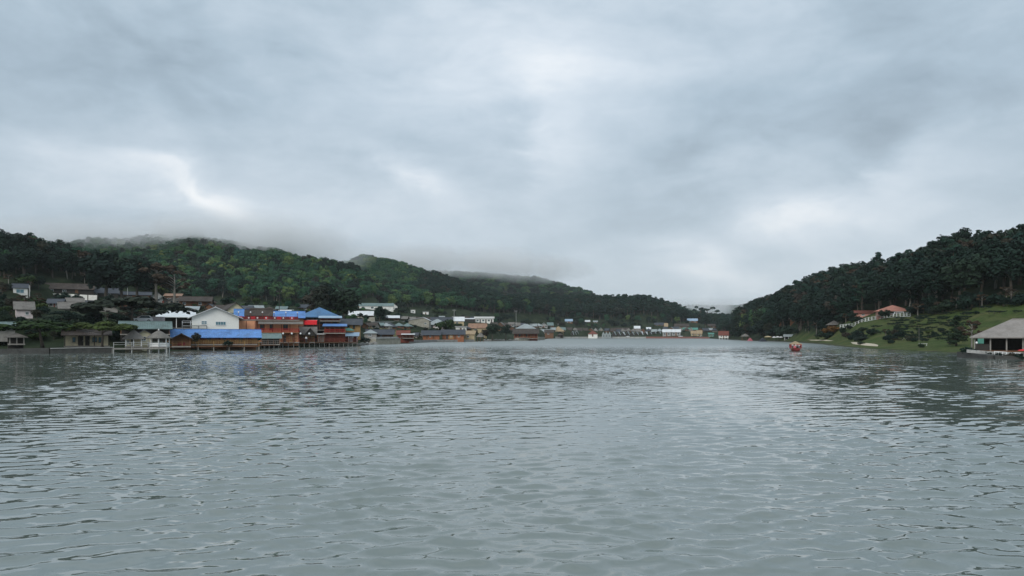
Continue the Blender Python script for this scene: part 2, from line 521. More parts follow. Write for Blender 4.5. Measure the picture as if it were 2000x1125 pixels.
# ================================================================ trees
def leaf_mat(name, stops, trans=.25):
    m, t, b = principled(name)
    oi = N(t, 'ShaderNodeObjectInfo')
    c = ramp(t, oi.outputs['Random'], stops)
    tcn = N(t, 'ShaderNodeTexCoord')
    nn = noise(t, tcn.outputs['Object'], 9.0, 2, .5)
    c = mixc(t, ramp(t, nn.outputs[0], [(.35, (.75, .75, .75)), (.65, (1.3, 1.35, 1.2))]), c, c) if False else mixc(t, 1.0, c, ramp(t, nn.outputs[0], [(.35, (.7, .7, .7)), (.65, (1, 1, 1))]), 'MULTIPLY')
    t.links.new(c, b.inputs['Base Color'])
    b.inputs['Roughness'].default_value = .75
    b.inputs['Specular IOR Level'].default_value = .15
    return m
LEAF = {
    'green': leaf_mat('leaves_green', [(0, (.028, .090, .052)), (.3, (.044, .122, .056)), (.55, (.030, .092, .058)), (.78, (.068, .15, .056)), (.92, (.11, .19, .062)), (1, (.165, .21, .06))]),
    'dark': leaf_mat('leaves_dark', [(0, (.008, .021, .015)), (.3, (.014, .034, .022)), (.5, (.011, .026, .019)), (.7, (.026, .046, .024)), (.85, (.016, .036, .028)), (.93, (.038, .040, .024)), (1, (.045, .036, .028))]),
    'pine': leaf_mat('needles', [(0, (.012, .036, .028)), (.5, (.017, .048, .035)), (1, (.028, .060, .036))]),
    'lawn': leaf_mat('leaves_bright', [(0, (.024, .05, .014)), (.6, (.042, .072, .018)), (1, (.07, .095, .024))]),
    'brown': leaf_mat('leaves_brown', [(0, (.05, .038, .025)), (1, (.08, .055, .035))]),
    'orange': leaf_mat('blossom_orange', [(0, (.15, .072, .02)), (1, (.19, .10, .03))]),
}
bark = mat('bark', (.09, .075, .06), .9, .4, 3, 'rough', 6)
bark_pale = mat('bark_pale', (.24, .22, .19), .9, .4, 3, 'rough', 6)

def unit(rs, n):
    v = rs.normal(size=(n, 3))
    return v / np.linalg.norm(v, axis=1)[:, None]
def leaf_cloud(cent, rad, n, size, seed, up=.35, flat=1.0):
    """n small leaf faces spread over clumps (centres, radii); returns arrays of quads"""
    rs = np.random.RandomState(seed)
    cent = np.asarray(cent, float); rad = np.asarray(rad, float)
    p = rad ** 2; p = p / p.sum()
    k = rs.choice(len(cent), n, p=p)
    dv = unit(rs, n)
    dv[:, 2] = np.where((dv[:, 2] < -.2) & (rs.rand(n) < .6), -dv[:, 2], dv[:, 2])
    r = rad[k] * (0.55 + 0.5 * rs.rand(n) ** .6)
    P = cent[k] + dv * r[:, None] * np.array([1, 1, flat])
    nv = dv + unit(rs, n) * .55 + np.array([0, 0, up])
    nv /= np.linalg.norm(nv, axis=1)[:, None]
    a = np.cross(nv, unit(rs, n)); a /= np.linalg.norm(a, axis=1)[:, None]
    b = np.cross(nv, a)
    s = size * (.6 + .8 * rs.rand(n))[:, None]
    a *= s; b *= s * (.55 + .4 * rs.rand(n))[:, None]
    bend = nv * s * .25
    Q = np.stack([P - a - b * .4, P + b - bend * .3, P + a - b * .2 - bend, P - b], 1)
    return Q
def quads_mesh(name, Q):
    n = len(Q)
    m = bpy.data.meshes.new(name)
    m.vertices.add(n * 4)
    m.vertices.foreach_set('co', Q.reshape(-1).astype(np.float32))
    m.loops.add(n * 4)
    m.loops.foreach_set('vertex_index', np.arange(n * 4, dtype=np.int32))
    m.polygons.add(n)
    m.polygons.foreach_set('loop_start', (np.arange(n) * 4).astype(np.int32))
    m.update(calc_edges=True)
    return m
class MB:
    def __init__(s): s.V = []; s.F = []
    def box(s, x0, x1, y0, y1, z0, z1):
        n = len(s.V)
        s.V += [(x, y, z) for z in (z0, z1) for y in (y0, y1) for x in (x0, x1)]
        s.F += [tuple(n + i for i in f) for f in ((0, 2, 3, 1), (4, 5, 7, 6), (0, 1, 5, 4), (1, 3, 7, 5), (3, 2, 6, 7), (2, 0, 4, 6))]
        return s
    def hexa(s, P):
        n = len(s.V); s.V += [tuple(p) for p in P]
        s.F += [tuple(n + i for i in f) for f in ((0, 3, 2, 1), (4, 5, 6, 7), (0, 1, 5, 4), (1, 2, 6, 5), (2, 3, 7, 6), (3, 0, 4, 7))]
        return s
    def slab(s, P, th):
        """a polygon given as points, thickened downwards"""
        n = len(s.V); k = len(P)
        s.V += [tuple(p) for p in P] + [(p[0], p[1], p[2] - th) for p in P]
        s.F += [tuple(n + i for i in range(k)), tuple(n + k + i for i in reversed(range(k)))]
        for i in range(k):
            j = (i + 1) % k
            s.F.append((n + i, n + k + i, n + k + j, n + j))
        return s
    def tube(s, pts, rads, seg=7):
        n0 = len(s.V)
        up = Vector((0, 0, 1))
        for i, (p, r) in enumerate(zip(pts, rads)):
            p = Vector(p)
            q = Vector(pts[min(i + 1, len(pts) - 1)]) - Vector(pts[max(i - 1, 0)])
            q.normalize()
            a = q.cross(Vector((1, 0, 0)) if abs(q.x) < .8 else Vector((0, 1, 0))).normalized()
            b = q.cross(a)
            for k in range(seg):
                an = 2 * math.pi * k / seg
                s.V.append(tuple(p + a * (math.cos(an) * r) + b * (math.sin(an) * r)))
        for i in range(len(pts) - 1):
            for k in range(seg):
                k2 = (k + 1) % seg
                s.F.append((n0 + i * seg + k, n0 + i * seg + k2, n0 + (i + 1) * seg + k2, n0 + (i + 1) * seg + k))
        s.F.append(tuple(n0 + k for k in reversed(range(seg))))
        s.F.append(tuple(n0 + (len(pts) - 1) * seg + k for k in range(seg)))
        return s
    def lathe(s, prof, seg=16, c=(0, 0)):
        n0 = len(s.V)
        for r, z in prof:
            for k in range(seg):
                an = 2 * math.pi * k / seg
                s.V.append((c[0] + r * math.cos(an), c[1] + r * math.sin(an), z))
        for i in range(len(prof) - 1):
            for k in range(seg):
                k2 = (k + 1) % seg
                s.F.append((n0 + i * seg + k, n0 + i * seg + k2, n0 + (i + 1) * seg + k2, n0 + (i + 1) * seg + k))
        s.F.append(tuple(n0 + k for k in reversed(range(seg))))
        s.F.append(tuple(n0 + (len(prof) - 1) * seg + k for k in range(seg)))
        return s
    def mesh(s, name, smooth=False): return new_mesh(name, s.V, s.F, smooth)
    def build(s, name, m, parent=None, smooth=False): return link(name, s.mesh(name, smooth), m, parent)

def crown_quads(kind, seed, n, size):
    rs = np.random.RandomState(seed)
    C, Rr = [], []
    up, flat = .35, .85
    if kind == 'broad':
        for i in range(24):
            v = unit(rs, 1)[0]; v[2] = v[2] * .9 + .1
            k = rs.rand() ** .45
            C.append((v[0] * .31 * k, v[1] * .31 * k, .58 + v[2] * .34 * k)); Rr.append(.09 + .09 * rs.rand())
    elif kind == 'tall':
        for i in range(24):
            a, z = rs.rand() * 6.28, .32 + .64 * rs.rand()
            w = .22 * math.sin(math.pi * min(1, (z - .2) / .85)) ** .6
            C.append((math.cos(a) * w * rs.rand() ** .5, math.sin(a) * w * rs.rand() ** .5, z)); Rr.append(.075 + .06 * rs.rand())
    elif kind == 'umbrella':
        for i in range(26):
            a, r = rs.rand() * 6.28, .62 * rs.rand() ** .5
            C.append((math.cos(a) * r, math.sin(a) * r, .80 - .20 * (r / .62) ** 2 + .10 * rs.rand())); Rr.append(.10 + .08 * rs.rand())
        flat = .45; up = .8
    elif kind == 'pine':
        for i in range(22):
            a, z = rs.rand() * 6.28, .42 + .55 * rs.rand()
            w = (.20 - .10 * (z - .42) / .55) * (.35 + .65 * rs.rand())
            C.append((math.cos(a) * w, math.sin(a) * w, z)); Rr.append(.05 + .05 * rs.rand())
        flat = .6
    elif kind == 'cone':
        for i in range(58):
            a, z = rs.rand() * 6.28, .12 + .86 * (i + rs.rand()) / 58
            w = .26 * (1.03 - z) ** .7 * (.35 + .65 * rs.rand())
            C.append((math.cos(a) * w, math.sin(a) * w, z)); Rr.append((.045 + .05 * (1 - z)) * (.8 + .5 * rs.rand()))
        flat = .6
    elif kind == 'sparse':
        for i in range(17):
            v = unit(rs, 1)[0]
            k = .6 + .4 * rs.rand()
            C.append((v[0] * .34 * k, v[1] * .34 * k, .68 + v[2] * .27 * k)); Rr.append(.05 + .05 * rs.rand())
        flat = .6
    elif kind == 'bush':
        for i in range(16):
            a, r = rs.rand() * 6.28, .5 * rs.rand() ** .6
            C.append((math.cos(a) * r, math.sin(a) * r, .22 + .5 * rs.rand() * (1 - r))); Rr.append(.20 + .12 * rs.rand())
        up = .5
    elif kind == 'hedge':
        for i in range(14):
            C.append(((i - 6.5) / 14 * 1.0 + .02 * rs.randn(), .03 * rs.randn(), .10 + .05 * rs.rand())); Rr.append(.075 + .025 * rs.rand())
    return leaf_cloud(C, Rr, n, size, seed + 1, up, flat), C
def trunk_mb(kind, seed, C):
    rs = np.random.RandomState(seed + 9)
    mb = MB()
    if kind in ('bush', 'hedge'):
        for i in range(5):
            x, y = (rs.rand(2) - .5) * (.5 if kind == 'bush' else .1)
            if kind == 'hedge': x = (i - 2) * .2
            mb.tube([(x * .4 if kind == 'bush' else x, y * .4, -.05), (x, y, .3 if kind == 'bush' else .1)], [.02, .01], 5)
        return mb
    top = {'umbrella': .74, 'broad': .74, 'tall': .9, 'pine': .95, 'cone': .97, 'sparse': .82}[kind]
    bx, by = rs.randn(2) * .02
    pts = [(0, 0, -.06), (bx * .4, by * .4, .15), (bx, by, .36), (bx * 1.6, by * .8, .6 * top / .74 if top < .8 else .62), (bx, by, top)]
    r0 = .020 if kind in ('pine', 'cone', 'tall') else .026
    mb.tube(pts, [r0 * 1.4, r0, r0 * .82, r0 * .5, r0 * .15], 7)
    for c in C[:9]:
        z0 = max(.22, min(top - .05, c[2] - .14))
        mb.tube([(bx, by, z0), (c[0] * .55, c[1] * .55, z0 + (c[2] - z0) * .65), (c[0] * .95, c[1] * .95, c[2])], [r0 * .42, r0 * .26, r0 * .08], 5)
    return mb
PROTO = {}
def proto(key, kind, leaf, seed, n, size, bk=None):
    Q, C = crown_quads(kind, seed, n, size)
    cmh = quads_mesh('crown_' + key, Q); cmh.materials.append(LEAF[leaf])
    tmh = trunk_mb(kind, seed, C).mesh('trunk_' + key, True); tmh.materials.append(bk or bark)
    PROTO[key] = (cmh, tmh)
for i in range(3):
    proto('broad%d' % i, 'broad', 'green', 20 + i, 1500, .036)
    proto('dark%d' % i, 'broad', 'dark', 40 + i, 1700, .034)
    proto('pine%d' % i, 'pine', 'pine', 60 + i, 1200, .026)
    proto('bush%d' % i, 'bush', 'dark', 80 + i, 700, .075)
for i in range(2):
    proto('tall%d' % i, 'tall', 'dark', 100 + i, 1500, .028, bark_pale)
    proto('umbrella%d' % i, 'umbrella', 'lawn', 120 + i, 2600, .034)
    proto('darkumb%d' % i, 'umbrella', 'dark', 130 + i, 2600, .036)
    proto('sparse%d' % i, 'sparse', 'brown', 140 + i, 800, .030, bark_pale)
    proto('lawnbush%d' % i, 'bush', 'lawn', 150 + i, 700, .07)
    proto('hedge%d' % i, 'hedge', 'dark', 160 + i, 900, .022)
proto('cone0', 'cone', 'pine', 170, 2600, .022)
proto('cone1', 'cone', 'dark', 171, 2600, .022)
proto('orange0', 'bush', 'orange', 180, 900, .06)
proto('airy0', 'sparse', 'pine', 190, 1300, .028)

def plant(key, x, y, h, label, cat='tree', group=None, name=None, z=None, wide=1.0):
    c, tk = PROTO[key]
    kind = key.rstrip('0123456789')
    nm = name or {'broad': 'broadleaf_tree', 'dark': 'broadleaf_tree', 'pine': 'pine_tree', 'bush': 'bush', 'tall': 'tall_tree', 'umbrella': 'flat_topped_tree', 'darkumb': 'flat_topped_tree',
                  'sparse': 'bare_tree', 'lawnbush': 'bush', 'hedge': 'hedge', 'cone': 'conifer_tree', 'orange': 'flowering_bush', 'airy': 'airy_tree'}[kind]
    e = empty(nm, (x, y, tz(x, y) if z is None else z), rnd.random() * 6.28 if kind != 'hedge' else 0)
    tag(e, label, cat, group)
    for mesh, pn in ((tk, 'stem' if kind in ('bush', 'lawnbush', 'hedge', 'orange') else 'trunk'), (c, 'crown' if 'bush' not in kind and kind not in ('hedge', 'orange') else 'foliage')):
        o = bpy.data.objects.new(pn, mesh)
        col.objects.link(o); o.parent = e
        o.scale = (h * wide, h * wide, h)
    return e
def plant_px(key, px, py, hpx, label, cat='tree', group=None, name=None, D=None, wide=1.0):
    """base pixel and height in pixels; stands on the ground that the pixel shows"""
    if D is None:
        g = ground(px, py)
    else:
        g = Vector(((px - 1000) / F * D, D, 0)); g.z = max(tz(g.x, g.y), .85)
        hpx += (F * (g.z - CAMZ) / D - (HZ - py)) * -1
    return plant(key, g.x, g.y, hpx / F * g.y, label, cat, group, name, z=g.z, wide=wide)

# -- what the eye can reach: highest ground in front, per viewing direction
_pxs = np.arange(-260, 2261, 12.0)
_Ds = np.arange(60, 2700, 8.0)
_E = np.zeros((len(_pxs), len(_Ds)))
for i, p in enumerate(_pxs):
    P = np.stack([(p - 1000) / F * _Ds, _Ds], 1)
    _E[i] = np.maximum.accumulate((terrain(P) - CAMZ) / _Ds)
def seen(x, y, ztop):
    px = x / y * F + 1000
    i = np.clip(((px + 260) / 12).round().astype(int), 0, len(_pxs) - 1)
    j = np.clip(((y - 60) / 8).astype(int) - 1, 0, len(_Ds) - 1)
    return (px > -250) & (px < 2250) & ((ztop - CAMZ) / y > _E[i, j] - .004)

def scatter(x0, x1, y0, y1, step, seed):
    rs = np.random.RandomState(seed)
    X, Y = np.meshgrid(np.arange(x0, x1, step), np.arange(y0, y1, step))
    X = (X + (rs.rand(*X.shape) - .5) * step * .95).ravel(); Y = (Y + (rs.rand(*Y.shape) - .5) * step * .95).ravel()
    px = X / Y * F + 1000
    ok = (Y > edge_depth(px)) & (px > -250) & (px < 2250)
    X, Y = X[ok], Y[ok]
    P = np.stack([X, Y], 1)
    Z = terrain(P)
    ok = (lake_sd(P) > 6) & seen(X, Y, Z + 14)
    return X[ok], Y[ok], Z[ok], rs
# forest masses on the far hills: points carrying one tree each
fcol = bpy.data.collections.new('forest_kinds')
KINDS = ['broad0', 'broad1', 'broad2', 'dark0', 'dark1', 'dark2', 'pine0', 'pine1', 'pine2', 'tall0', 'sparse0']
for i, k in enumerate(KINDS):
    cmh, tmh = PROTO[k]
    # crown and trunk in one far-off tree
    V = np.empty(len(cmh.vertices) * 3, np.float32); cmh.vertices.foreach_get('co', V)
    Vt = [tuple(v.co) for v in tmh.vertices]
    nC = len(cmh.vertices)
    me = bpy.data.meshes.new('far_' + k)
    me.from_pydata([tuple(v) for v in V.reshape(-1, 3)] + Vt, [], [tuple(p.vertices) for p in cmh.polygons] + [tuple(nC + a for a in p.vertices) for p in tmh.polygons])
    me.materials.append(cmh.materials[0]); me.materials.append(tmh.materials[0])
    idx = np.zeros(len(me.polygons), np.int32); idx[len(cmh.polygons):] = 1
    me.polygons.foreach_set('material_index', idx)
    o = bpy.data.objects.new('%02d_%s' % (i, k), me)
    fcol.objects.link(o)
ng = bpy.data.node_groups.new('forest', 'GeometryNodeTree')
ng.interface.new_socket('Geometry', in_out='INPUT', socket_type='NodeSocketGeometry')
ng.interface.new_socket('Geometry', in_out='OUTPUT', socket_type='NodeSocketGeometry')
gi = ng.nodes.new('NodeGroupInput'); go = ng.nodes.new('NodeGroupOutput')
iop = ng.nodes.new('GeometryNodeInstanceOnPoints')
ci = ng.nodes.new('GeometryNodeCollectionInfo')
ci.inputs[0].default_value = fcol; ci.inputs[1].default_value = True; ci.inputs[2].default_value = True
def named(nm, ty):
    n = ng.nodes.new('GeometryNodeInputNamedAttribute'); n.data_type = ty
    n.inputs[0].default_value = nm
    return n.outputs[0]
ng.links.new(gi.outputs[0], iop.inputs['Points'])
ng.links.new(ci.outputs[0], iop.inputs['Instance'])
iop.inputs['Pick Instance'].default_value = True
ng.links.new(named('kind', 'INT'), iop.inputs['Instance Index'])
e2r = ng.nodes.new('FunctionNodeEulerToRotation')
ng.links.new(named('turn', 'FLOAT_VECTOR'), e2r.inputs[0])
ng.links.new(e2r.outputs[0], iop.inputs['Rotation'])
ng.links.new(named('size', 'FLOAT_VECTOR'), iop.inputs['Scale'])
ng.links.new(iop.outputs[0], go.inputs[0])
NTREE = 0
def forest(label, parts):
    """parts: list of (X, Y, Z, kinds, heights, widths)"""
    global NTREE
    X = np.concatenate([p[0] for p in parts]); Y = np.concatenate([p[1] for p in parts]); Z = np.concatenate([p[2] for p in parts])
    K = np.concatenate([p[3] for p in parts]); H = np.concatenate([p[4] for p in parts]); Wd = np.concatenate([p[5] for p in parts])
    n = len(X); NTREE += n
    me = bpy.data.meshes.new('forest')
    me.vertices.add(n)
    me.vertices.foreach_set('co', np.stack([X, Y, Z], 1).reshape(-1).astype(np.float32))
    rs = np.random.RandomState(n)
    a = me.attributes.new('kind', 'INT', 'POINT'); a.data.foreach_set('value', K.astype(np.int32))
    a = me.attributes.new('turn', 'FLOAT_VECTOR', 'POINT'); a.data.foreach_set('vector', np.stack([rs.randn(n) * .04, rs.randn(n) * .04, rs.rand(n) * 6.28], 1).reshape(-1).astype(np.float32))
    a = me.attributes.new('size', 'FLOAT_VECTOR', 'POINT'); a.data.foreach_set('vector', np.stack([H * Wd, H * Wd, H], 1).reshape(-1).astype(np.float32))
    o = link('forest', me)
    md = o.modifiers.new('forest', 'NODES'); md.node_group = ng
    return tag(o, label, None, None, 'stuff')
# main green hills, far left and centre
X, Y, Z, rs = scatter(-900, 160, 480, 1250, 7.6, 3)
ok = ~((Y > 890) & (X > -95) & (Y < 1010))
X, Y, Z = X[ok], Y[ok], Z[ok]
n = len(X)
patch = np.sin(X * .021 + 1.3) * np.sin(Y * .017 + .4) + .5 * np.sin(X * .06 + Y * .05)
K = np.where(rs.rand(n) < .82, rs.randint(0, 3, n), rs.randint(3, 6, n))
K = np.where((patch < -.55) & (rs.rand(n) < .6), rs.randint(3, 6, n), K)
K = np.where(rs.rand(n) < .05, 9, K)
forest('dense mixed green forest covering the misty hills behind the village', [(X, Y, Z - .5, K, 10.5 + 4.5 * rs.rand(n), .95 + .35 * rs.rand(n))])
# pine ridge above the far shore, the foot of the hills beside it
X, Y, Z, rs = scatter(-110, 330, 800, 1150, 6.2, 4)
n = len(X)
K = np.where(rs.rand(n) < .75, rs.randint(6, 9, n), rs.randint(3, 6, n))
forest('dark pine forest on the long ridge beyond the far shore', [(X, Y, Z - .5, K, 13 + 5 * rs.rand(n), 1.05 + .35 * rs.rand(n))])
# farthest ridges
X, Y, Z, rs = scatter(-420, 900, 1250, 2700, 15, 5)
n = len(X)
forest('far wooded ridge fading into the low cloud', [(X, Y, Z - .5, rs.randint(0, 6, n), 14 + 5 * rs.rand(n), 1.25 + .4 * rs.rand(n))])
# near hill on the left: what stands behind the trees one can tell apart
X, Y, Z, rs = scatter(-420, -110, 230, 480, 6.0, 6)
n = len(X)
K = rs.choice([3, 4, 5, 9, 10, 0], n, p=[.26, .26, .24, .08, .08, .08])
LEFT = (X, Y, Z, K, 8.5 + 4 * rs.rand(n), .95 + .35 * rs.rand(n))
X, Y, Z, rs = scatter(95, 420, 150, 620, 6.4, 8)
n = len(X)
K = rs.choice([3, 4, 5, 6, 7, 9, 10, 8], n, p=[.23, .23, .21, .07, .07, .08, .06, .05])
RIGHT = (X, Y, Z, K, 10 + 5.5 * rs.rand(n) + 2.5 * (Y > 420), .9 + .3 * rs.rand(n))
KEYN = KINDS
def split_near(dat, m, label, cat_group, seed):
    """the m trees that show best become trees of their own, the rest stays a mass"""
    X, Y, Z, K, H, Wd = dat
    vis = np.array([True] * len(X))
    px = X / Y * F + 1000
    ztop = (Z + H - CAMZ) / Y
    i = np.clip(((px + 260) / 12).round().astype(int), 0, len(_pxs) - 1)
    j = np.clip(((Y - 60) / 8).astype(int), 0, len(_Ds) - 1)
    crest = ztop - _E[i].max(1)                     # height against the skyline
    edge = -(Y - edge_depth(px)) / 25.0             # at the forest's edge
    score = np.maximum(crest * 40, edge) + np.random.RandomState(seed).rand(len(X)) * .6
    score = np.where((px > -20) & (px < 2020), score, -99)
    pick = np.argsort(-score)[:m]
    for q in pick:
        plant(KEYN[K[q]], X[q], Y[q], H[q], label[0 if K[q] < 6 else (1 if K[q] < 9 else (2 if K[q] == 9 else 3))], 'tree', cat_group[0 if K[q] < 6 else (1 if K[q] < 9 else (2 if K[q] == 9 else 3))], z=Z[q] - .4, wide=Wd[q])
    rest = np.setdiff1d(np.arange(len(X)), pick)
    return tuple(a[rest] for a in (X, Y, Z - .4, K, H, Wd))
lr = split_near(LEFT, 90, ['dark rounded broadleaf tree of the wooded slope above the left village', 'dark pine of the wooded slope above the left village', 'tall narrow pale-trunked tree of the slope above the left village', 'thin brownish tree of the slope above the left village'],
                ['broadleaf trees above the left village', 'pines above the left village', 'tall trees above the left village', 'thin brown trees above the left village'], 1)
forest('dark wooded slope above the houses at the left edge', [lr])
rr = split_near(RIGHT, 130, ['dark rounded broadleaf tree of the wooded hill on the right', 'dark pine of the wooded hill on the right', 'tall narrow pale-trunked tree of the hill on the right', 'thin brownish tree of the hill on the right'],
                ['broadleaf trees of the right hill', 'pines of the right hill', 'tall trees of the right hill', 'thin brown trees of the right hill'], 2)
forest('dark wooded hill rising on the right above the tea terraces', [rr])
print('forest trees', NTREE)

# ================================================================ buildings
P_ = [('white_clean', (.88, .87, .81), .8, .06, .5, 'rough', 3, None), ('white', (.82, .81, .75), .8, .16, .5, 'rough', 3, (.58, .56, .50)), ('cream', (.66, .60, .42), .8, .25, .5, 'rough', 3, (.34, .30, .22)), ('pinkwhite', (.72, .62, .60), .8, .25, .4, 'rough', 3, (.38, .33, .31)),
      ('stone', (.36, .34, .28), .9, .45, .8, 'rough', 2, (.18, .17, .13)), ('concrete', (.40, .40, .38), .9, .35, .6, 'rough', 3, (.20, .20, .18)),
      ('salmon', (.70, .33, .18), .8, .15, .4, 'plank', .6, None), ('clay', (.32, .125, .06), .9, .35, .6, 'rough', 3, (.18, .08, .05)), ('wood', (.17, .085, .045), .8, .4, .8, 'plank', .9, None),
      ('wood_red', (.19, .05, .032), .75, .35, .8, 'plank', .9, None), ('wood_yellow', (.36, .22, .09), .8, .35, .8, 'plank', .9, None), ('wood_orange', (.29, .135, .065), .8, .35, .8, 'plank', .9, None),
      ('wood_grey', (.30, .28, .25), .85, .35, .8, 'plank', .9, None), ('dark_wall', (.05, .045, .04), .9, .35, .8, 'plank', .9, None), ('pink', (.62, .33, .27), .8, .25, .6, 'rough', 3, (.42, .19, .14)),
      ('slate', (.055, .062, .075), .6, .3, .35, 'rib_x', .9, (.10, .10, .10)), ('roof_brown', (.062, .048, .040), .75, .4, .35, 'rib_x', .9, (.12, .10, .08)), ('thatch', (.20, .185, .165), .95, .4, .7, 'rough', 5, (.10, .09, .08)),
      ('tin', (.33, .37, .37), .5, .3, .3, 'rib_x', .9, (.20, .17, .14)), ('tin_green', (.17, .235, .225), .55, .3, .3, 'rib_x', .9, (.10, .12, .11)), ('blue', (.115, .265, .58), .5, .5, .35, 'rib_x', .9, (.10, .17, .30)),
      ('blue_deep', (.075, .19, .36), .5, .45, .35, 'rib_x', .9, (.10, .17, .25)), ('blue_pale', (.34, .46, .58), .5, .25, .25, 'rib_x', .9, None), ('roof_white', (.74, .76, .76), .5, .18, .3, 'rib_x', .9, (.50, .50, .49)),
      ('roof_red', (.20, .065, .045), .7, .35, .4, 'rib_x', .9, (.12, .05, .04)), ('roof_tan', (.38, .28, .17), .85, .3, .5, 'rough', 4, (.24, .18, .12)), ('roof_rust', (.34, .20, .13), .7, .5, .5, 'rib_x', .9, (.16, .10, .07)),
      ('roof_pavilion', (.29, .265, .24), .85, .3, .6, 'rough', 5, (.24, .21, .185)), ('roof_pink', (.46, .21, .155), .75, .35, .4, 'rib_x', .9, (.35, .14, .10)), ('teal', (.09, .27, .21), .6, .3, .5, None, 1, None),
      ('red', (.42, .018, .022), .6, .3, .6, None, 1, None), ('bright_red', (.70, .012, .02), .55, .15, .4, None, 1, None), ('maroon', (.16, .02, .02), .7, .35, .6, None, 1, None),
      ('white_paint', (.80, .80, .78), .5, .12, .6, None, 1, None), ('frame_dark', (.06, .05, .045), .6, .3, 1, None, 1, None), ('frame_white', (.72, .73, .72), .5, .15, 1, None, 1, None), ('tan', (.52, .42, .25), .8, .3, .6, 'rough', 3, None),
      ('tyre', (.02, .02, .02), .9, .2, 1, None, 1, None), ('car_white', (.78, .79, .80), .25, .05, .5, None, 1, None), ('lamp_white', (.85, .85, .82), .4, .05, 1, None, 1, None), ('skin', (.42, .25, .17), .6, .1, 3, None, 1, None),
      ('hair', (.015, .012, .01), .6, .1, 3, None, 1, None), ('cloth_white', (.75, .75, .74), .8, .1, 3, None, 1, None), ('cloth_dark', (.04, .045, .06), .8, .2, 3, None, 1, None), ('cloth_pink', (.42, .13, .15), .8, .2, 3, None, 1, None),
      ('asphalt', (.16, .16, .155), .9, .25, .4, 'rough', 4, None), ('sand', (.52, .45, .34), .95, .25, .5, 'rough', 3, None), ('rock', (.30, .29, .27), .9, .5, .9, 'rough', 2, (.14, .14, .13)), ('rock_dark', (.07, .07, .065), .9, .5, .9, 'rough', 2, None),
      ('metal_pole', (.42, .42, .40), .6, .25, 2, None, 1, None), ('brick_red', (.26, .12, .095), .9, .35, .8, 'rough', 3, (.14, .09, .08)), ('fabric_blue', (.20, .24, .36), .8, .2, 1, None, 1, None)]
for p in P_:
    mat(p[0], p[1], p[2], p[3], p[4], p[5], p[6], .3, p[7])
mg, tg, bg = principled('glass_dark')
bg.inputs['Base Color'].default_value = (.035, .06, .065, 1); bg.inputs['Roughness'].default_value = .08
MATS['glass'] = mg
mg, tg, bg = principled('glass_blue')
bg.inputs['Base Color'].default_value = (.09, .20, .24, 1); bg.inputs['Roughness'].default_value = .15
MATS['glass_blue'] = mg
M = MATS
FOOT = []          # house footprints (x, y, r) that plants keep clear of

def window(par, x0, x1, z0, z1, y, frame='frame_white', glass='glass', mull=1):
    f = MB(); w_ = max(.05, min(.09, (x1 - x0) * .07))
    f.box(x0, x0 + w_, y - .07, y, z0, z1).box(x1 - w_, x1, y - .07, y, z0, z1).box(x0 + w_, x1 - w_, y - .07, y, z0, z0 + w_).box(x0 + w_, x1 - w_, y - .07, y, z1 - w_, z1)
    for i in range(mull):
        xm = x0 + (x1 - x0) * (i + 1) / (mull + 1)
        f.box(xm - w_ * .4, xm + w_ * .4, y - .06, y, z0 + w_, z1 - w_)
    f.box(x0 - .06, x1 + .06, y - .13, y, z0 - .07, z0 - .002)
    wn = f.build('window', M[frame], par)
    MB().box(x0 + w_ * .5, x1 - w_ * .5, y - .03, y - .004, z0 + w_ * .5, z1 - w_ * .5).build('pane', M[glass], wn)
def door(par, x0, x1, z0, z1, y, m='wood'):
    d_ = MB().box(x0, x1, y - .06, y - .004, z0, z1).build('door', M[m], par)
    MB().box(x1 - .18, x1 - .10, y - .11, y - .062, (z0 + z1) / 2 - .08, (z0 + z1) / 2 + .08).build('handle', M['metal_pole'], d_)
def roof_slabs(mb, kind, Wd, dep, he, hr, ov, th=.12, y0=0.0, skew=.5, ovx=None):
    """roof over x in +-Wd/2, y in y0..dep"""
    a = Wd / 2; ox = ov if ovx is None else ovx
    if kind == 'gx':
        ym = (y0 + dep) / 2; s = (hr - he) / (ym - y0)
        e = he - s * ov
        mb.slab([(-a - ox, y0 - ov, e), (a + ox, y0 - ov, e), (a + ox, ym, hr), (-a - ox, ym, hr)], th)
        mb.slab([(-a - ox, ym + .001, hr), (a + ox, ym + .001, hr), (a + ox, dep + ov, e), (-a - ox, dep + ov, e)], th)
    elif kind == 'gy':
        xm = -a + Wd * skew
        sl = (hr - he) / (xm + a); sr = (hr - he) / (a - xm)
        mb.slab([(-a - ox, y0 - ov, he - sl * ox), (xm, y0 - ov, hr), (xm, dep + ov, hr), (-a - ox, dep + ov, he - sl * ox)], th)
        mb.slab([(xm + .001, y0 - ov, hr), (a + ox, y0 - ov, he - sr * ox), (a + ox, dep + ov, he - sr * ox), (xm + .001, dep + ov, hr)], th)
    elif kind in ('hip', 'pyr'):
        ym = (y0 + dep) / 2; s = (hr - he) / (ym - y0)
        e = he - s * ov * .6
        ins = min(a * .98, (ym - y0) * 1.0 + ov) if kind == 'hip' else a
        r0, r1 = -a + ins, a - ins
        if r1 - r0 < .1: r0, r1 = -.05, .05
        A, B, C_, D_ = (-a - ox, y0 - ov, e), (a + ox, y0 - ov, e), (a + ox, dep + ov, e), (-a - ox, dep + ov, e)
        E, G = (r0, ym, hr), (r1, ym, hr)
        mb.slab([A, B, G, E], th); mb.slab([C_, D_, E, G], th); mb.slab([D_, A, E], th); mb.slab([B, C_, G], th)
    elif kind == 'shed':
        mb.slab([(-a - ox, y0 - ov, he), (a + ox, y0 - ov, he), (a + ox, dep + ov, hr), (-a - ox, dep + ov, hr)], th)
    elif kind == 'flat':
        mb.box(-a - ox, a + ox, y0 - ov, dep + ov, he, hr)
    return mb
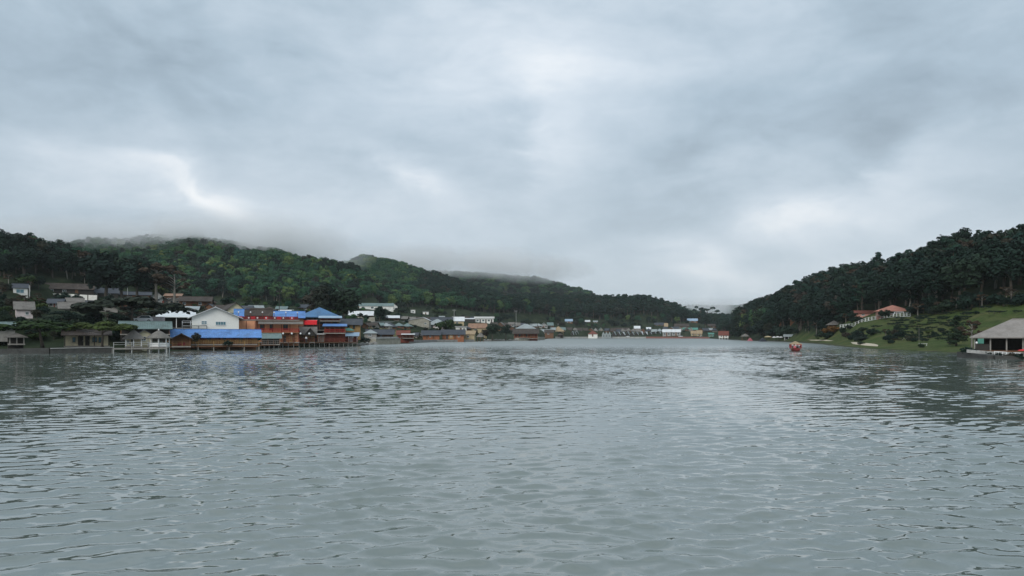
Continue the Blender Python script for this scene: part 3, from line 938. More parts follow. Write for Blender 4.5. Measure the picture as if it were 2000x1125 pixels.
def house(name, label, px0, px1, yb, ye, yr, D=None, dep=6, rz=0, roof='gx', wall='white', roofm='slate', ov=.5, wins=(), doors=(), porch=0, posts=0, postm='wood', rail=None, cat='house', group=None,
          skew=.5, frame='frame_white', glass='glass', below=1.5, ovx=None, panels=(), floorm='wood_grey', eaveboard=None):
    pxm = (px0 + px1) / 2
    if D is None:
        D = ground(pxm, yb).y
    o = W(pxm, yb, D)
    k = D / F
    Wd = (px1 - px0) * k; he = (yb - ye) * k; hr = (yb - yr) * k
    e = empty(name, o, R(rz) * .5 - math.atan((pxm - 1000) / F) * .85)
    tag(e, label, cat, group)
    FOOT.append((o.x, o.y + dep / 2, max(Wd * .5, dep * .6) + .6))
    a = Wd / 2
    wm_ = MB()
    th = .12
    if roof == 'gy':
        xm = -a + Wd * skew
        lo, hi = -below, he - th - .02
        pr = [(-a, lo), (a, lo), (a, hi), (xm, hr - th - .03), (-a, hi)]
        n = len(wm_.V)
        wm_.V += [(x, porch, z) for x, z in pr] + [(x, dep, z) for x, z in pr]
        wm_.F += [tuple(n + i for i in range(5)), tuple(n + 5 + i for i in reversed(range(5)))] + [(n + i, n + 5 + i, n + 5 + (i + 1) % 5, n + (i + 1) % 5) for i in range(5)]
    elif roof == 'gx':
        ym = dep / 2; s = (hr - he) / ym
        zf = he + s * porch - th - .03; zb = he - th - .03
        pr = [(porch, -below), (dep, -below), (dep, zb), (ym, hr - th - .03), (porch, zf)]
        if porch >= ym: pr = [(porch, -below), (dep, -below), (dep, zb), (porch, hr - s * (porch - ym) - th - .03)]
        n = len(wm_.V); q = len(pr)
        wm_.V += [(-a, y, z) for y, z in pr] + [(a, y, z) for y, z in pr]
        wm_.F += [tuple(n + i for i in reversed(range(q))), tuple(n + q + i for i in range(q))] + [(n + i, n + (i + 1) % q, n + q + (i + 1) % q, n + q + i) for i in range(q)]
    else:
        wm_.box(-a, a, porch, dep, -below, he - th - .02 if roof != 'flat' else he - .003)
    wm_.build('wall', M[wall], e)
    rf = roof_slabs(MB(), roof, Wd, dep, he, hr, ov, th, 0, skew, ovx).build('roof', M[roofm], e)
    if roof in ('gx', 'hip') and hr > he:
        if roof == 'gx': x0, x1 = -a - (ov if ovx is None else ovx), a + (ov if ovx is None else ovx)
        else: x0, x1 = -a + min(a * .98, dep / 2 + ov), a - min(a * .98, dep / 2 + ov)
        if x1 - x0 > .5: MB().box(x0, x1, dep / 2 - .14, dep / 2 + .14, hr - .02, hr + .07).build('ridge_cap', M[roofm], rf)
    if roof == 'gy':
        MB().box(-a + Wd * skew - .14, -a + Wd * skew + .14, -ov, dep + ov, hr - .02, hr + .06).build('ridge_cap', M[roofm], rf)
    hw = he - th - .05
    for u0, u1, v0, v1, *mm in wins:
        window(e, -a + u0 * Wd, -a + u1 * Wd, v0 * hw, v1 * hw, porch, frame, glass, mm[0] if mm else 1)
    for u0, u1, v1, m_ in doors:
        door(e, -a + u0 * Wd, -a + u1 * Wd, 0, v1 * hw, porch, m_)
    for u0, u1, v0, v1, m_ in panels:
        MB().box(-a + u0 * Wd, -a + u1 * Wd, porch - .035, porch - .003, v0 * hw, v1 * hw).build('wall_panel', M[m_], e)
    if posts:
        r = .09
        for i in range(posts):
            x = -a + .12 + (Wd - .24) * i / (posts - 1)
            MB().box(x - r, x + r, .02, .02 + 2 * r, -.3, he - th - .05).build('post', M[postm], e)
    if porch:
        MB().box(-a - .05, a + .05, -.1, porch - .004, -.25, -.02).build('floor', M[floorm], e)
    if rail:
        rb = MB().box(-a, a, -.04, .015, .85, .95).box(-a, a, -.03, .005, .42, .48)
        nb_ = max(2, int(Wd / .5))
        for i in range(nb_ + 1):
            x = -a + Wd * i / nb_
            rb.box(x - .03, x + .03, -.025, .002, 0, .85)
        rb.build('railing', M[rail], e)
    return e, D, Wd, he, hr

# ---- hillside houses, far left
house('hillside_house', 'small pale house with dark slate roof at far left hilltop edge', 28, 52, 577, 561, 553, rz=12, wall='white', roofm='slate', wins=[(.2, .75, .3, .8)], glass='glass_blue')
house('long_house', 'long dark low house behind the white boundary wall', 68, 176, 573, 563, 552, rz=8, dep=8, wall='dark_wall', roofm='roof_brown', wins=[(.1, .16, .3, .8), (.3, .36, .3, .8), (.5, .56, .3, .8)], doors=[(.7, .75, .9, 'wood')])
house('slate_roof_house', 'house with blue grey slate roof right of the white boundary wall', 176, 228, 580, 571, 561, rz=8, dep=7, wall='dark_wall', roofm='slate', wins=[(.15, .3, .3, .8), (.6, .75, .3, .8)])
house('low_house', 'long low dark-roofed shed uphill of the flat-topped dark tree', 236, 292, 582, 575, 569, rz=5, dep=6, wall='wood', roofm='slate', doors=[(.3, .4, .9, 'dark_wall')])
house('gabled_house', 'small gabled house with pale grey front and black roof', 296, 319, 592, 580, 570, rz=10, dep=7, roof='gy', wall='concrete', roofm='slate', wins=[(.3, .7, .35, .75)])
house('tower_house', 'narrow pinkish white house on the far left slope', 34, 62, 622, 602, 588, rz=14, dep=6, wall='pinkwhite', roofm='thatch', wins=[(.55, .75, .4, .7)])
house('grey_shed', 'shed with wavy grey roof below the white boundary wall', 120, 164, 608, 601, 589, rz=14, dep=6, wall='wood_grey', roofm='thatch', doors=[(.4, .55, .9, 'dark_wall')])
house('grey_shed', 'small grey-roofed shed left of the dark flat-topped tree', 194, 228, 610, 604, 591, rz=10, dep=6, roof='gy', wall='wood_grey', roofm='thatch', doors=[(.4, .6, .8, 'dark_wall')])
house('rust_roof_house', 'house with rusty striped sheet roof on the slope above the white gabled house', 322, 352, 590, 578, 572, rz=-6, dep=6, roof='shed', wall='wood', roofm='roof_rust', wins=[(.2, .45, .3, .7), (.6, .85, .3, .7)])
house('dark_timber_house', 'long dark timber house with brown roof above the white gabled house', 352, 410, 598, 587, 578, rz=-4, dep=8, wall='wood', roofm='roof_brown', porch=1.2, posts=5, wins=[(.1, .2, .3, .8), (.6, .7, .3, .8)], doors=[(.35, .45, .9, 'wood_red')])
house('tin_shed', 'pale tin shed just behind the roof of the white gabled house', 336, 384, 610, 605, 597, rz=-4, dep=4, roof='shed', wall='concrete', roofm='tin', wins=[(.5, .7, .2, .8)])
house('dark_roof_house', 'dark brown roofed house with pale left gable behind the blue roofs', 446, 476, 612, 603, 591, rz=24, dep=17, roof='gy', wall='cream', roofm='roof_brown', wins=[(.4, .6, .3, .7)])
house('brown_roof_house', 'low brown roofed house behind the terrace of the salmon building', 484, 530, 618, 612, 601, rz=4, dep=8, wall='wood', roofm='roof_brown', wins=[(.2, .35, .2, .8)])
house('small_white_shed', 'white roofed shed left of the large blue hip roof', 546, 570, 615, 610, 604, dep=5, roof='shed', wall='wood_grey', roofm='roof_white', doors=[(.4, .6, .9, 'wood')])
house('dark_house', 'dark roofed house behind the left corner of the large blue hip roof', 585, 612, 606, 600, 594, dep=6, wall='wood', roofm='slate', wins=[(.3, .5, .2, .8)])

# ---- waterfront, left to right
house('turquoise_roof_shed', 'shed with pale turquoise roof at the left picture edge', -14, 26, 652, 640, 628, D=152, rz=20, dep=6, wall='wood_grey', roofm='tin_green', posts=3)
house('waterfront_shelter', 'small grey hut on white posts under the left flat-topped tree', 20, 46, 671, 657, 650, D=141, rz=18, dep=3.5, roof='hip', wall='dark_wall', roofm='thatch', porch=2.2, posts=3, postm='wood_grey')
house('cream_house', 'cream walled waterfront house under the right flat-topped tree', 131, 209, 675, 653, 643, D=149, rz=10, dep=7, wall='cream', roofm='roof_brown', porch=.9, posts=4, postm='dark_wall', wins=[(.18, .25, .35, .8), (.62, .72, .35, .8), (.76, .85, .3, .8)], doors=[(.30, .42, .92, 'dark_wall'), (.46, .56, .92, 'dark_wall')], glass='glass_blue', frame='frame_dark')
house('long_shed', 'long shed with grey green corrugated roof behind the white jetty', 240, 328, 652, 640, 627, D=166, rz=6, dep=7, wall='dark_wall', roofm='tin_green', porch=1.5, posts=5)
house('grey_hut', 'grey thatched waterside hut left of the pointed gazebo', 246, 276, 676, 659, 643, D=146, rz=8, dep=4, roof='hip', wall='cream', roofm='thatch', porch=1.2, posts=3, postm='white_paint', panels=[(.35, .55, 0, .9, 'dark_wall')], wins=[(.1, .25, .35, .75)])
house('dark_gable_hut', 'small hut with black gable behind the grey thatched roofs', 268, 296, 672, 652, 643.5, D=152, rz=10, dep=4, roof='gy', wall='cream', roofm='slate', wins=[(.3, .6, .35, .8)])
house('white_gabled_house', 'large white gabled house with long pale left roof slope', 378, 464, 642, 618, 599.5, D=196, dep=15, rz=7, roof='gy', skew=.50, wall='white_clean', roofm='roof_white', ov=1.0, below=2.5, wins=[(.20, .32, .38, .68), (.50, .72, .30, .62, 3)], glass='glass_blue', frame='frame_white')
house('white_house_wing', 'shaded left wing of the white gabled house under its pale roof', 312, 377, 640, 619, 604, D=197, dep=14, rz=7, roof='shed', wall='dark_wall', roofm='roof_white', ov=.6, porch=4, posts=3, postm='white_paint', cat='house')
house('blue_roof_house', 'long waterfront wooden house under a bright blue corrugated roof', 326, 498, 672, 656.5, 643, D=174, dep=8, rz=4, wall='wood_orange', roofm='blue', porch=1.3, posts=10, postm='wood', ov=.7, ovx=1.0, wins=[(.30, .34, .35, .85), (.46, .5, .35, .85), (.63, .67, .35, .85), (.8, .84, .35, .85)], doors=[(.38, .43, .92, 'wood_red'), (.55, .6, .92, 'wood_red'), (.72, .77, .92, 'wood_red'), (.9, .94, .92, 'wood_red')], rail='wood_yellow', frame='frame_dark')
house('gable_porch', 'small dark gabled porch hut in front of the bright blue roof', 337, 371, 676, 660, 651, D=166, dep=4, rz=4, roof='gy', wall='wood', roofm='roof_brown', porch=1.2, posts=2, panels=[(.3, .7, .1, .5, 'maroon')], ov=.5)
# salmon building: two storeys and a roof terrace
sb, SD, SW, she, shr = house('salmon_building', 'salmon orange two storey guesthouse with red roof terrace', 466, 582, 668, 626, 624.5, D=206, dep=10, rz=3, roof='flat', wall='salmon', roofm='wood_grey', ov=.1, porch=1.6, posts=8, postm='wood_red',
      wins=[(.36, .44, .60, .85), (.52, .58, .60, .85), (.74, .82, .60, .85)], doors=[(.45, .51, .35, 'wood_red'), (.62, .68, .35, 'wood'), (.85, .91, .35, 'wood_red')], frame='wood_red', cat='guesthouse', below=1.0)
k_ = SD / F
MB().box(-SW / 2, -SW / 2 + SW * .30, .03, 1.594, -.5, she - .05).build('stair_block', M['salmon'], sb)
MB().box(-SW / 2 + SW * .31, SW / 2, -.5, 1.59, 2.36, 2.58).build('balcony_floor', M['wood_orange'], sb)
rb = MB().box(-SW / 2 + SW * .31, SW / 2, -.48, -.42, 3.4, 3.5).box(-SW / 2 + SW * .31, SW / 2, -.47, -.43, 2.62, 2.7)
for i in range(34):
    x = -SW / 2 + SW * .31 + SW * .69 * i / 33.0
    rb.box(x - .05, x + .05, -.465, -.435, 2.7, 3.4)
rb.build('balcony_railing', M['red'], sb)
MB().slab([(-SW / 2 + SW * .34, -1.4, she - .85), (SW / 2 + 1.0, -1.4, she - .85), (SW / 2 + 1.0, 0.0, she - .25), (-SW / 2 + SW * .34, 0.0, she - .25)], .1).build('awning', M['thatch'], sb)
for i in range(14):
    x0 = -SW / 2 + .2 + (SW - .4) * i / 14
    tr = MB().box(x0 + .02, x0 + (SW - .4) / 14 - .02, -.08, -.02, she + .25, she + 1.05).build('terrace_panel', M['maroon' if i % 3 else 'red'], sb)
    if i % 2 == 0:
        MB().lathe([(.02, 0), (.22, .03), (.22, .05), (.02, .08)], 10).build('medallion', M['pinkwhite'], tr)
        sbm = tr.children[0]; sbm.rotation_euler = (R(90), 0, 0); sbm.location = (x0 + .55, -.09, she + .68)
for i in range(6):
    x = -SW / 2 + .4 + (SW - .8) * i / 5
    po = MB().tube([(x, .3, she + .2), (x, .3, she + 2.0)], [.06, .05], 6).build('terrace_post', M['wood_red'], sb)
    MB().lathe([(.03, -.18), (.16, -.1), (.19, 0), (.16, .1), (.03, .18)], 8, (x, .3)).build('lantern', M['lamp_white'], po).location = (0, 0, she + 2.15)
house('terrace_roof', 'dark brown gabled roof shelter on the red roof terrace', 482, 528, 624, 614, 604, D=211, dep=4, rz=3, roof='gx', wall='dark_wall', roofm='roof_brown', porch=1.5, posts=4, below=.2, cat='shelter')
house('blue_roof_shed', 'small steep bright blue roof beside the white gabled house', 460, 484, 624, 616, 603, D=216, dep=5, rz=6, wall='wood', roofm='blue', ov=.4, below=3, cat='shed', doors=[(.3, .6, .9, 'dark_wall')])
house('blue_roof_hall', 'low hall with bright blue roof right of the red terrace', 538, 592, 634, 619, 607, D=222, dep=8, rz=3, wall='wood', roofm='blue', below=3, wins=[(.2, .35, .3, .8), (.6, .75, .3, .8)], frame='frame_dark', cat='hall')
house('hip_roof_hall', 'large two storey hall with deep blue hipped roof', 588, 660, 644, 617, 599, D=232, dep=11, rz=3, roof='hip', wall='dark_wall', roofm='blue_deep', ov=1.2, porch=1.6, posts=7, postm='wood', below=3.5, wins=[(.12, .22, .55, .85), (.4, .5, .55, .85), (.7, .8, .55, .85)], panels=[(.02, .98, .33, .42, 'wood_red')], cat='hall', frame='wood_red')
house('blue_canopy', 'pale blue lean-to strip under the eave of the deep blue hipped roof', 626, 664, 626, 620.5, 616.5, D=227.5, dep=1.8, rz=3, roof='shed', wall='wood_red', roofm='blue_pale', porch=1.0, posts=4, below=.3, cat='canopy')
house('lower_blue_canopy', 'low blue canopy over a cafe front below the hipped hall', 634, 674, 650, 636.5, 632, D=222, dep=4, rz=2, roof='shed', wall='wood_red', roofm='blue', porch=2.0, posts=5, below=2.5, cat='canopy', rail='red')
house('thatched_porch', 'brown thatched porch with two small black gables above the timber deck', 576, 614, 668, 650, 638, D=212, dep=5, rz=3, wall='wood_yellow', roofm='thatch', porch=1.6, posts=6, postm='wood', ov=.7, rail='wood_red', panels=[(.05, .2, .1, .8, 'wood_orange'), (.55, .7, .1, .8, 'wood_yellow')], cat='porch', below=.4)
for i, px in enumerate((580, 606)):
    house('dormer_porch', ['left of the two small black gables on the brown thatched porch', 'right of the two small black gables on the brown thatched porch'][i], px - 9, px + 9, 655, 650, 640, D=210.6, dep=3, rz=3, roof='gy', wall='dark_wall', roofm='thatch', ov=.4, cat='gable', below=.05)
house('deck_hut', 'small waterside hut with sloping grey green roof and black front', 512, 546, 672, 659, 651, D=198, dep=5, rz=8, roof='gx', wall='dark_wall', roofm='tin_green', porch=1.6, posts=4, cat='hut', rail='wood_grey')
house('deck_room', 'orange walled cafe room facing the timber deck', 548, 575, 668, 653, 651, D=208.5, dep=1.2, rz=3, roof='flat', wall='wood_orange', roofm='wood', below=.3, doors=[(.2, .4, .9, 'frame_dark'), (.6, .8, .9, 'wood_yellow')], cat='cafe', ov=.3)
house('yellow_wall_house', 'yellow walled house with dark roof right of the blue canopies', 668, 703, 645, 632, 622, D=245, dep=7, wall='wood_yellow', roofm='slate', ov=.8, wins=[(.3, .42, .3, .8), (.6, .72, .3, .8)], frame='frame_dark', below=3)
house('deck_stall', 'small stall with white flat roof on the timber deck', 620, 634, 668, 653, 651.5, D=222, dep=3, roof='flat', wall='wood_grey', roofm='white_paint', porch=.8, posts=3, cat='stall', ov=.3, below=.3)
house('red_cafe', 'red fronted waterside cafe under a pale blue awning', 664, 698, 669, 656, 649, D=233, dep=5, roof='shed', wall='wood_red', roofm='blue_pale', porch=1.6, posts=5, postm='white_paint', cat='cafe', below=.5, panels=[(.1, .3, 0, .9, 'red'), (.55, .75, 0, .9, 'pinkwhite')])
house('thatch_cafe', 'low dark cafe with grey thatched roof at the right part of the timber deck', 634, 663, 669, 656, 649, D=227, dep=5, wall='maroon', roofm='thatch', porch=1.6, posts=5, cat='cafe', below=.5, rail='red')
house('water_house', 'waterside house with pale grey blue roof left of the stone terrace', 716, 768, 660, 652, 643, D=296, dep=8, wall='wood', roofm='slate', porch=1.4, posts=6, doors=[(.3, .38, .9, 'wood_red')], wins=[(.5, .6, .3, .8)])
house('pale_roof_wing', 'small wing with pale grey roof at the left end of the waterside house', 712, 735, 659, 650, 643.5, D=291, dep=6, roof='hip', wall='wood_grey', roofm='tin', wins=[(.3, .6, .3, .8)])
house('red_hut', 'red brown hut with red roof beside the water', 776, 799, 662, 653, 645, D=318, dep=6, wall='wood_red', roofm='roof_red', doors=[(.35, .5, .9, 'frame_dark')], wins=[(.6, .8, .35, .8)], cat='hut')
house('white_canopy', 'thin white canopy in front of the red brown hut', 786, 808, 660, 653, 651.5, D=311, dep=3, roof='shed', wall='wood_red', roofm='roof_white', porch=2.2, posts=4, cat='canopy')
# ---- hillside, centre
house('long_white_house', 'long white building with dark green roof high above the village', 681, 768, 605, 597, 591.5, rz=0, dep=9, wall='white', roofm='tin_green', wins=[(.1, .16, .3, .8), (.3, .36, .3, .8), (.5, .56, .3, .8), (.7, .76, .3, .8)], doors=[(.2, .24, .9, 'wood')])
house('white_gable_wing', 'white gabled wing at the right end of the long white building', 757, 776, 605, 598, 591, dep=9, roof='gy', wall='white', roofm='tin_green', wins=[(.3, .7, .3, .7)])
house('white_roof_shed', 'wide shed with bright white roof left of the dark round tree', 682, 728, 621, 615, 607, dep=8, wall='wood', roofm='roof_white', porch=2, posts=5, cat='shed')
house('white_roof_stall', 'small shed with white roof right of the dark round tree', 752, 779, 626, 620, 616, dep=5, wall='wood', roofm='roof_white', porch=2, posts=4, cat='shed')
house('white_block_house', 'tiny white block house on the slope above the stone house', 802, 811, 613, 605.5, 605, roof='flat', dep=4, wall='white', roofm='concrete', ov=.1, wins=[(.4, .7, .4, .8)])
house('white_tank_house', 'small low white building with a white water tank', 826, 837, 614, 609.5, 609, roof='flat', dep=4, wall='white', roofm='white_paint', ov=.2, doors=[(.4, .6, .9, 'wood')])
house('stone_house', 'pale stone house with slanting white edged roof', 797, 838, 637, 625, 619.5, rz=-10, dep=10, roof='gy', skew=.72, wall='stone', roofm='roof_white', ov=.5, wins=[(.78, .88, .3, .6)], below=4)
house('curved_roof_house', 'house with grey upswept roof above the two clay houses', 834, 874, 642, 632.5, 622.5, dep=9, roof='hip', wall='pinkwhite', roofm='tin', ov=1.1, wins=[(.15, .3, .3, .8), (.7, .85, .3, .8)], panels=[(.4, .6, .1, .9, 'white_paint')], frame='wood', below=4)
house('clay_house', 'left of the two orange clay houses with dark roofs at the water', 826, 858, 662, 652.5, 645, D=380, dep=7, wall='clay', roofm='slate', ov=.9, doors=[(.2, .3, .9, 'wood'), (.6, .7, .9, 'wood')], wins=[(.4, .5, .4, .8)])
house('clay_house', 'right of the two orange clay houses with dark roofs at the water', 864, 906, 662, 651.5, 643.5, D=385, dep=8, wall='clay', roofm='slate', ov=.9, doors=[(.17, .27, .9, 'frame_dark'), (.55, .64, .9, 'wood')], wins=[(.36, .46, .4, .8), (.72, .82, .4, .8)], panels=[(.3, .5, 0, .95, 'wood_yellow')])
house('dark_hall', 'long dark roofed hall behind the house with upswept roof', 838, 884, 633, 627, 619, dep=9, wall='wood', roofm='slate', below=4, wins=[(.3, .4, .2, .8)])
house('white_tent_house', 'house with sagging white sheet roof left of the white motel', 884, 906, 634, 626, 618.5, dep=7, wall='tan', roofm='roof_white', below=4, wins=[(.3, .5, .2, .7)])
house('white_motel', 'flat roofed white motel with a row of dark windows', 928, 964, 631, 622, 618.5, dep=8, roof='flat', wall='white', roofm='white_paint', ov=.8, wins=[(.08, .19, .4, .8), (.38, .5, .4, .8), (.68, .8, .4, .8)], doors=[(.24, .31, .85, 'frame_dark'), (.55, .62, .85, 'frame_dark'), (.86, .93, .85, 'frame_dark')], below=4, cat='motel')
house('white_annex', 'low white roofed annex between the sagging roof house and the motel', 908, 927, 630, 623, 621, dep=6, roof='shed', wall='dark_wall', roofm='roof_white', below=4)
house('brown_roof_house', 'house with wide brown roof below the white motel', 916, 950, 650, 640, 631.5, dep=9, wall='tan', roofm='roof_rust', below=4, wins=[(.3, .45, .3, .8)])
house('white_wall_house', 'small white walled house above the right clay house', 890, 911, 648, 639, 637, dep=5, roof='flat', wall='white', roofm='concrete', below=4, doors=[(.4, .55, .9, 'wood')], wins=[(.7, .85, .4, .8)])
house('peach_house', 'peach coloured lean-to house right of the two clay houses', 906, 926, 663, 653, 645.5, D=394, dep=6, roof='shed', wall='tan', roofm='roof_tan', wins=[(.3, .5, .4, .8)], rz=-12)
house('wooden_lodge', 'wide red brown wooden lodge on the stone platform', 1004, 1050, 661, 650, 642, D=470, dep=10, wall='wood_red', roofm='roof_brown', ov=1.0, porch=1.8, posts=8, postm='wood_orange', wins=[(.2, .3, .3, .8), (.5, .6, .3, .8)], doors=[(.35, .42, .9, 'wood_orange'), (.7, .77, .9, 'wood')], rail='wood_orange', frame='wood', cat='lodge', below=2.5)
house('lodge_upper_roof', 'grey upper roof rising behind the wooden lodge', 1008, 1046, 650, 641, 632.5, D=486, dep=9, roof='hip', wall='wood', roofm='tin', below=5, wins=[(.3, .4, .3, .8)], cat='lodge')
house('lodge_shed', 'low pale shed right of the wooden lodge', 1052, 1078, 655, 647, 643, dep=7, wall='wood_grey', roofm='tin', below=3, wins=[(.2, .35, .3, .7)])

# ---- far shore
house('tan_roof_house', 'two tiered tan roofed house at the left end of the far shore', 1080, 1101, 656, 646, 637, D=838, dep=10, roof='hip', wall='tan', roofm='roof_tan', ov=1.2, porch=1.5, posts=5, below=3, wins=[(.3, .45, .4, .8)])
house('dark_pavilion', 'dark open pavilion at the water left of the far hut row', 1089, 1100, 660, 654, 651, D=824, dep=5, roof='hip', wall='dark_wall', roofm='roof_brown', porch=3.5, posts=3, cat='pavilion', below=1)
house('flat_roof_house', 'low brown house left of the tan roofed house on the far shore', 1064, 1081, 655, 649, 644, D=760, dep=8, wall='wood', roofm='roof_brown', below=3, wins=[(.3, .5, .3, .8)])
ords = ['first', 'second', 'third', 'fourth', 'fifth', 'sixth', 'seventh', 'eighth', 'ninth', 'tenth', 'eleventh']
for i in range(6):
    px = 1117.5 + i * 5.2
    house('row_hut', '%s hut from the left in the dark hut row beside the red domed hut' % ords[i], px - 2.3, px + 2.3, 657, 652, 646.5 + .5 * (i % 2), D=842 + 3 * i, dep=6, rz=-30, roof='gy', wall='dark_wall', roofm='tin', ov=.5, below=2, doors=[(.35, .65, .85, 'dark_wall')], cat='hut', group='left row of huts on the far shore')
house('domed_hut', 'round hut with red brown roof and white base on the far shore', 1149, 1167, 657.5, 652, 645.5, D=836, dep=9, roof='pyr', wall='white', roofm='roof_red', ov=.6, below=2, cat='hut', doors=[(.4, .55, .9, 'wood')])
for i in range(3):
    px = 1178.5 + i * 6
    house('pale_tent', ['left', 'middle', 'right'][i] + ' of the three pale green tents on the far shore', px - 2.6, px + 2.6, 658, 652.5, 647.5, D=832, dep=5, roof='gy', wall='tin', roofm='tin', ov=.2, below=1.5, cat='tent', doors=[(.4, .6, .8, 'dark_wall')], group='pale tents on the far shore')
for i in range(11):
    px = 1198.5 + i * 8.9
    house('row_hut', '%s hut from the left in the long pale roofed far row' % ords[i], px - 3.6, px + 3.6, 658, 653, 647 + .6 * (i % 3), D=846, dep=8, rz=-32, roof='gy', wall='dark_wall', roofm='roof_white' if i in (2, 6, 7) else 'tin', ov=.6, below=2, doors=[(.35, .65, .85, 'dark_wall')], cat='hut', group='long row of huts on the far shore')
for lb, x0, x1, yb, ye, yr, wl, rf in [
    ('light blue roofed house on the slope above the left hut row', 1104, 1118, 631, 627, 623, 'wood', 'blue_pale'), ('small white roofed house on the slope above the red domed hut', 1143, 1152, 631, 628, 625, 'wood', 'roof_white'),
    ('small grey roofed house right of the white one above the red domed hut', 1159, 1167, 631, 628.5, 626, 'wood', 'tin'), ('long brown roofed shed behind the long hut row', 1200, 1228, 648, 644, 640, 'wood', 'roof_brown'),
    ('white roofed house on the slope behind the middle of the long hut row', 1239, 1250, 645, 641, 636.5, 'wood', 'roof_white'), ('small cream house behind the right end of the long hut row', 1263, 1271, 646, 642, 639, 'cream', 'roof_white'),
    ('long slate roofed house on the slope right of the long hut row', 1279, 1297, 638, 634, 630, 'wood', 'slate'), ('small pale house with sandy roof beside the slate roofed house', 1298, 1304, 641, 637, 631, 'tan', 'roof_tan'),
    ('left of the two white houses behind the far embankment', 1294.5, 1310, 657, 648, 643, 'concrete', 'roof_white'), ('right of the two white houses behind the far embankment', 1312, 1329, 656, 648, 643, 'concrete', 'roof_white'),
    ('teal roofed long shed on the far slope left of the big dark tree', 1324, 1362, 647, 643.5, 640, 'wood', 'teal'), ('blue roofed house high on the far slope left of the airy trees', 1343, 1362, 630, 626, 622, 'wood', 'blue_pale'),
    ('bright white roofed house beside the blue roof high on the far slope', 1363, 1371, 630, 626.5, 622.5, 'white', 'roof_white'), ('long blue roofed house high on the far slope right of the airy trees', 1395, 1414, 631, 626.5, 622, 'wood', 'blue_pale'),
    ('small white roofed hut high on the far slope below the pines', 1333, 1338, 617.5, 615.5, 614, 'wood', 'roof_white'), ('brown roofed house below the long blue roof on the far slope', 1383, 1397, 640, 636.5, 632.5, 'wood', 'roof_brown'),
    ('dark brown roofed house behind the right white house', 1318, 1345, 641, 637, 632, 'wood', 'roof_brown'), ('left of the two beige roofed houses near the parked cars', 1350, 1360, 656, 651, 646, 'tan', 'roof_tan'),
    ('right of the two beige roofed houses near the parked cars', 1361, 1371, 656, 651, 645, 'tan', 'roof_tan'), ('teal walled kiosk left of the red roofed stilt house', 1384, 1394, 658, 652, 650, 'teal', 'teal')]:
    house('far_house', lb, x0, x1, yb, ye, yr, D=None, dep=8, wall=wl, roofm=rf, below=6, wins=[(.15, .35, .3, .8), (.65, .85, .3, .8)], doors=[(.42, .56, .85, 'wood')], group='houses scattered on the far slope')
# red roofed house on stilts
sh, D_, W_, h1, h2 = house('stilt_house', 'white walled stilt house with red roof standing in the lake', 1404.5, 1422.5, 660, 654, 646.5, D=600, dep=7, wall='white', roofm='roof_red', ov=.5, below=.1, wins=[(.2, .3, .3, .8), (.7, .8, .3, .8)], doors=[(.45, .55, .9, 'wood')])
for i in range(4):
    for y in (.4, 6.4):
        MB().tube([(-W_ / 2 + .4 + (W_ - .8) * i / 3, y, -2.6), (-W_ / 2 + .4 + (W_ - .8) * i / 3, y, -.1)], [.16, .16], 7).build('stilt', M['white_paint'], sh)

# ---- right hill
for i, (x0, x1) in enumerate(((1523, 1541), (1544, 1561), (1563, 1582))):
    house('lodge_cabin', ['left', 'middle', 'right'][i] + ' of the three dark roofed cabins among the trees on the right hill', x0, x1, 630 - i * .5, 621, 614.5, D=None, dep=6, wall='wood', roofm='thatch', ov=.8, wins=[(.2, .4, .3, .8)], doors=[(.5, .65, .9, 'dark_wall')], below=4, cat='cabin', group='dark roofed cabins on the right hill')
house('dark_pavilion_house', 'dark hipped roof pavilion above the orange flowering bush', 1620, 1640, 640, 633, 625.5, dep=7, roof='pyr', wall='wood', roofm='thatch', ov=1.0, porch=2.5, posts=4, below=4, cat='pavilion')
pk, D_, W_, h1, h2 = house('pink_house', 'pink house with pink red roof behind the white hillside fence', 1716, 1774, 615, 606, 595, dep=9, roof='hip', wall='pink', roofm='roof_pink', ov=.9, porch=1.2, posts=6, postm='pink', wins=[(.15, .25, .3, .8), (.45, .55, .3, .8), (.75, .85, .3, .8)], doors=[(.3, .38, .9, 'wood')], below=4)
house('pink_annex', 'low pinkish annex left of the pink house', 1672, 1710, 618, 611, 606, dep=7, wall='pink', roofm='roof_red', below=4, wins=[(.3, .45, .3, .8)])

# ---- rows of small muted houses that fill the village
def row(fmt, x0, x1, n, yb0, yb1, wpx, hw, hr_, roofs, walls, seed, grp):
    rs = random.Random(seed)
    for i in range(n):
        f = (i + .5) / n
        px = x0 + (x1 - x0) * f + rs.uniform(-.12, .12) * (x1 - x0) / n
        yb = yb0 + (yb1 - yb0) * f + rs.uniform(-1.2, 1.2)
        w_ = wpx * rs.uniform(.8, 1.2) / 2
        h_ = hw * rs.uniform(.85, 1.15); r_ = h_ + hr_ * rs.uniform(.8, 1.2)
        rf, wl = rs.choice(roofs), rs.choice(walls)
        house('small_house', fmt % ords[i], px - w_, px + w_, yb, yb - h_, yb - r_, dep=rs.uniform(5, 8), rz=rs.uniform(-30, 30), roof=rs.choice(['gx', 'gx', 'hip', 'gy']), wall=wl, roofm=rf, ov=rs.uniform(.4, .8), below=3,
              wins=[(.12, .3, .35, .8), (.7, .88, .35, .8)], doors=[(.42, .56, .85, rs.choice(['wood', 'dark_wall', 'wood_red']))], group=grp, frame='frame_dark')
ROOFS = ['slate', 'roof_brown', 'thatch', 'tin', 'roof_brown', 'slate', 'tin_green']
WALLS = ['wood', 'wood_grey', 'concrete', 'stone', 'dark_wall', 'wood']
row('%s house from the left in the uphill row left of the dark flat-topped tree', 90, 300, 6, 600, 603, 24, 8, 8, ROOFS, WALLS, 41, 'uphill row of the left slope')
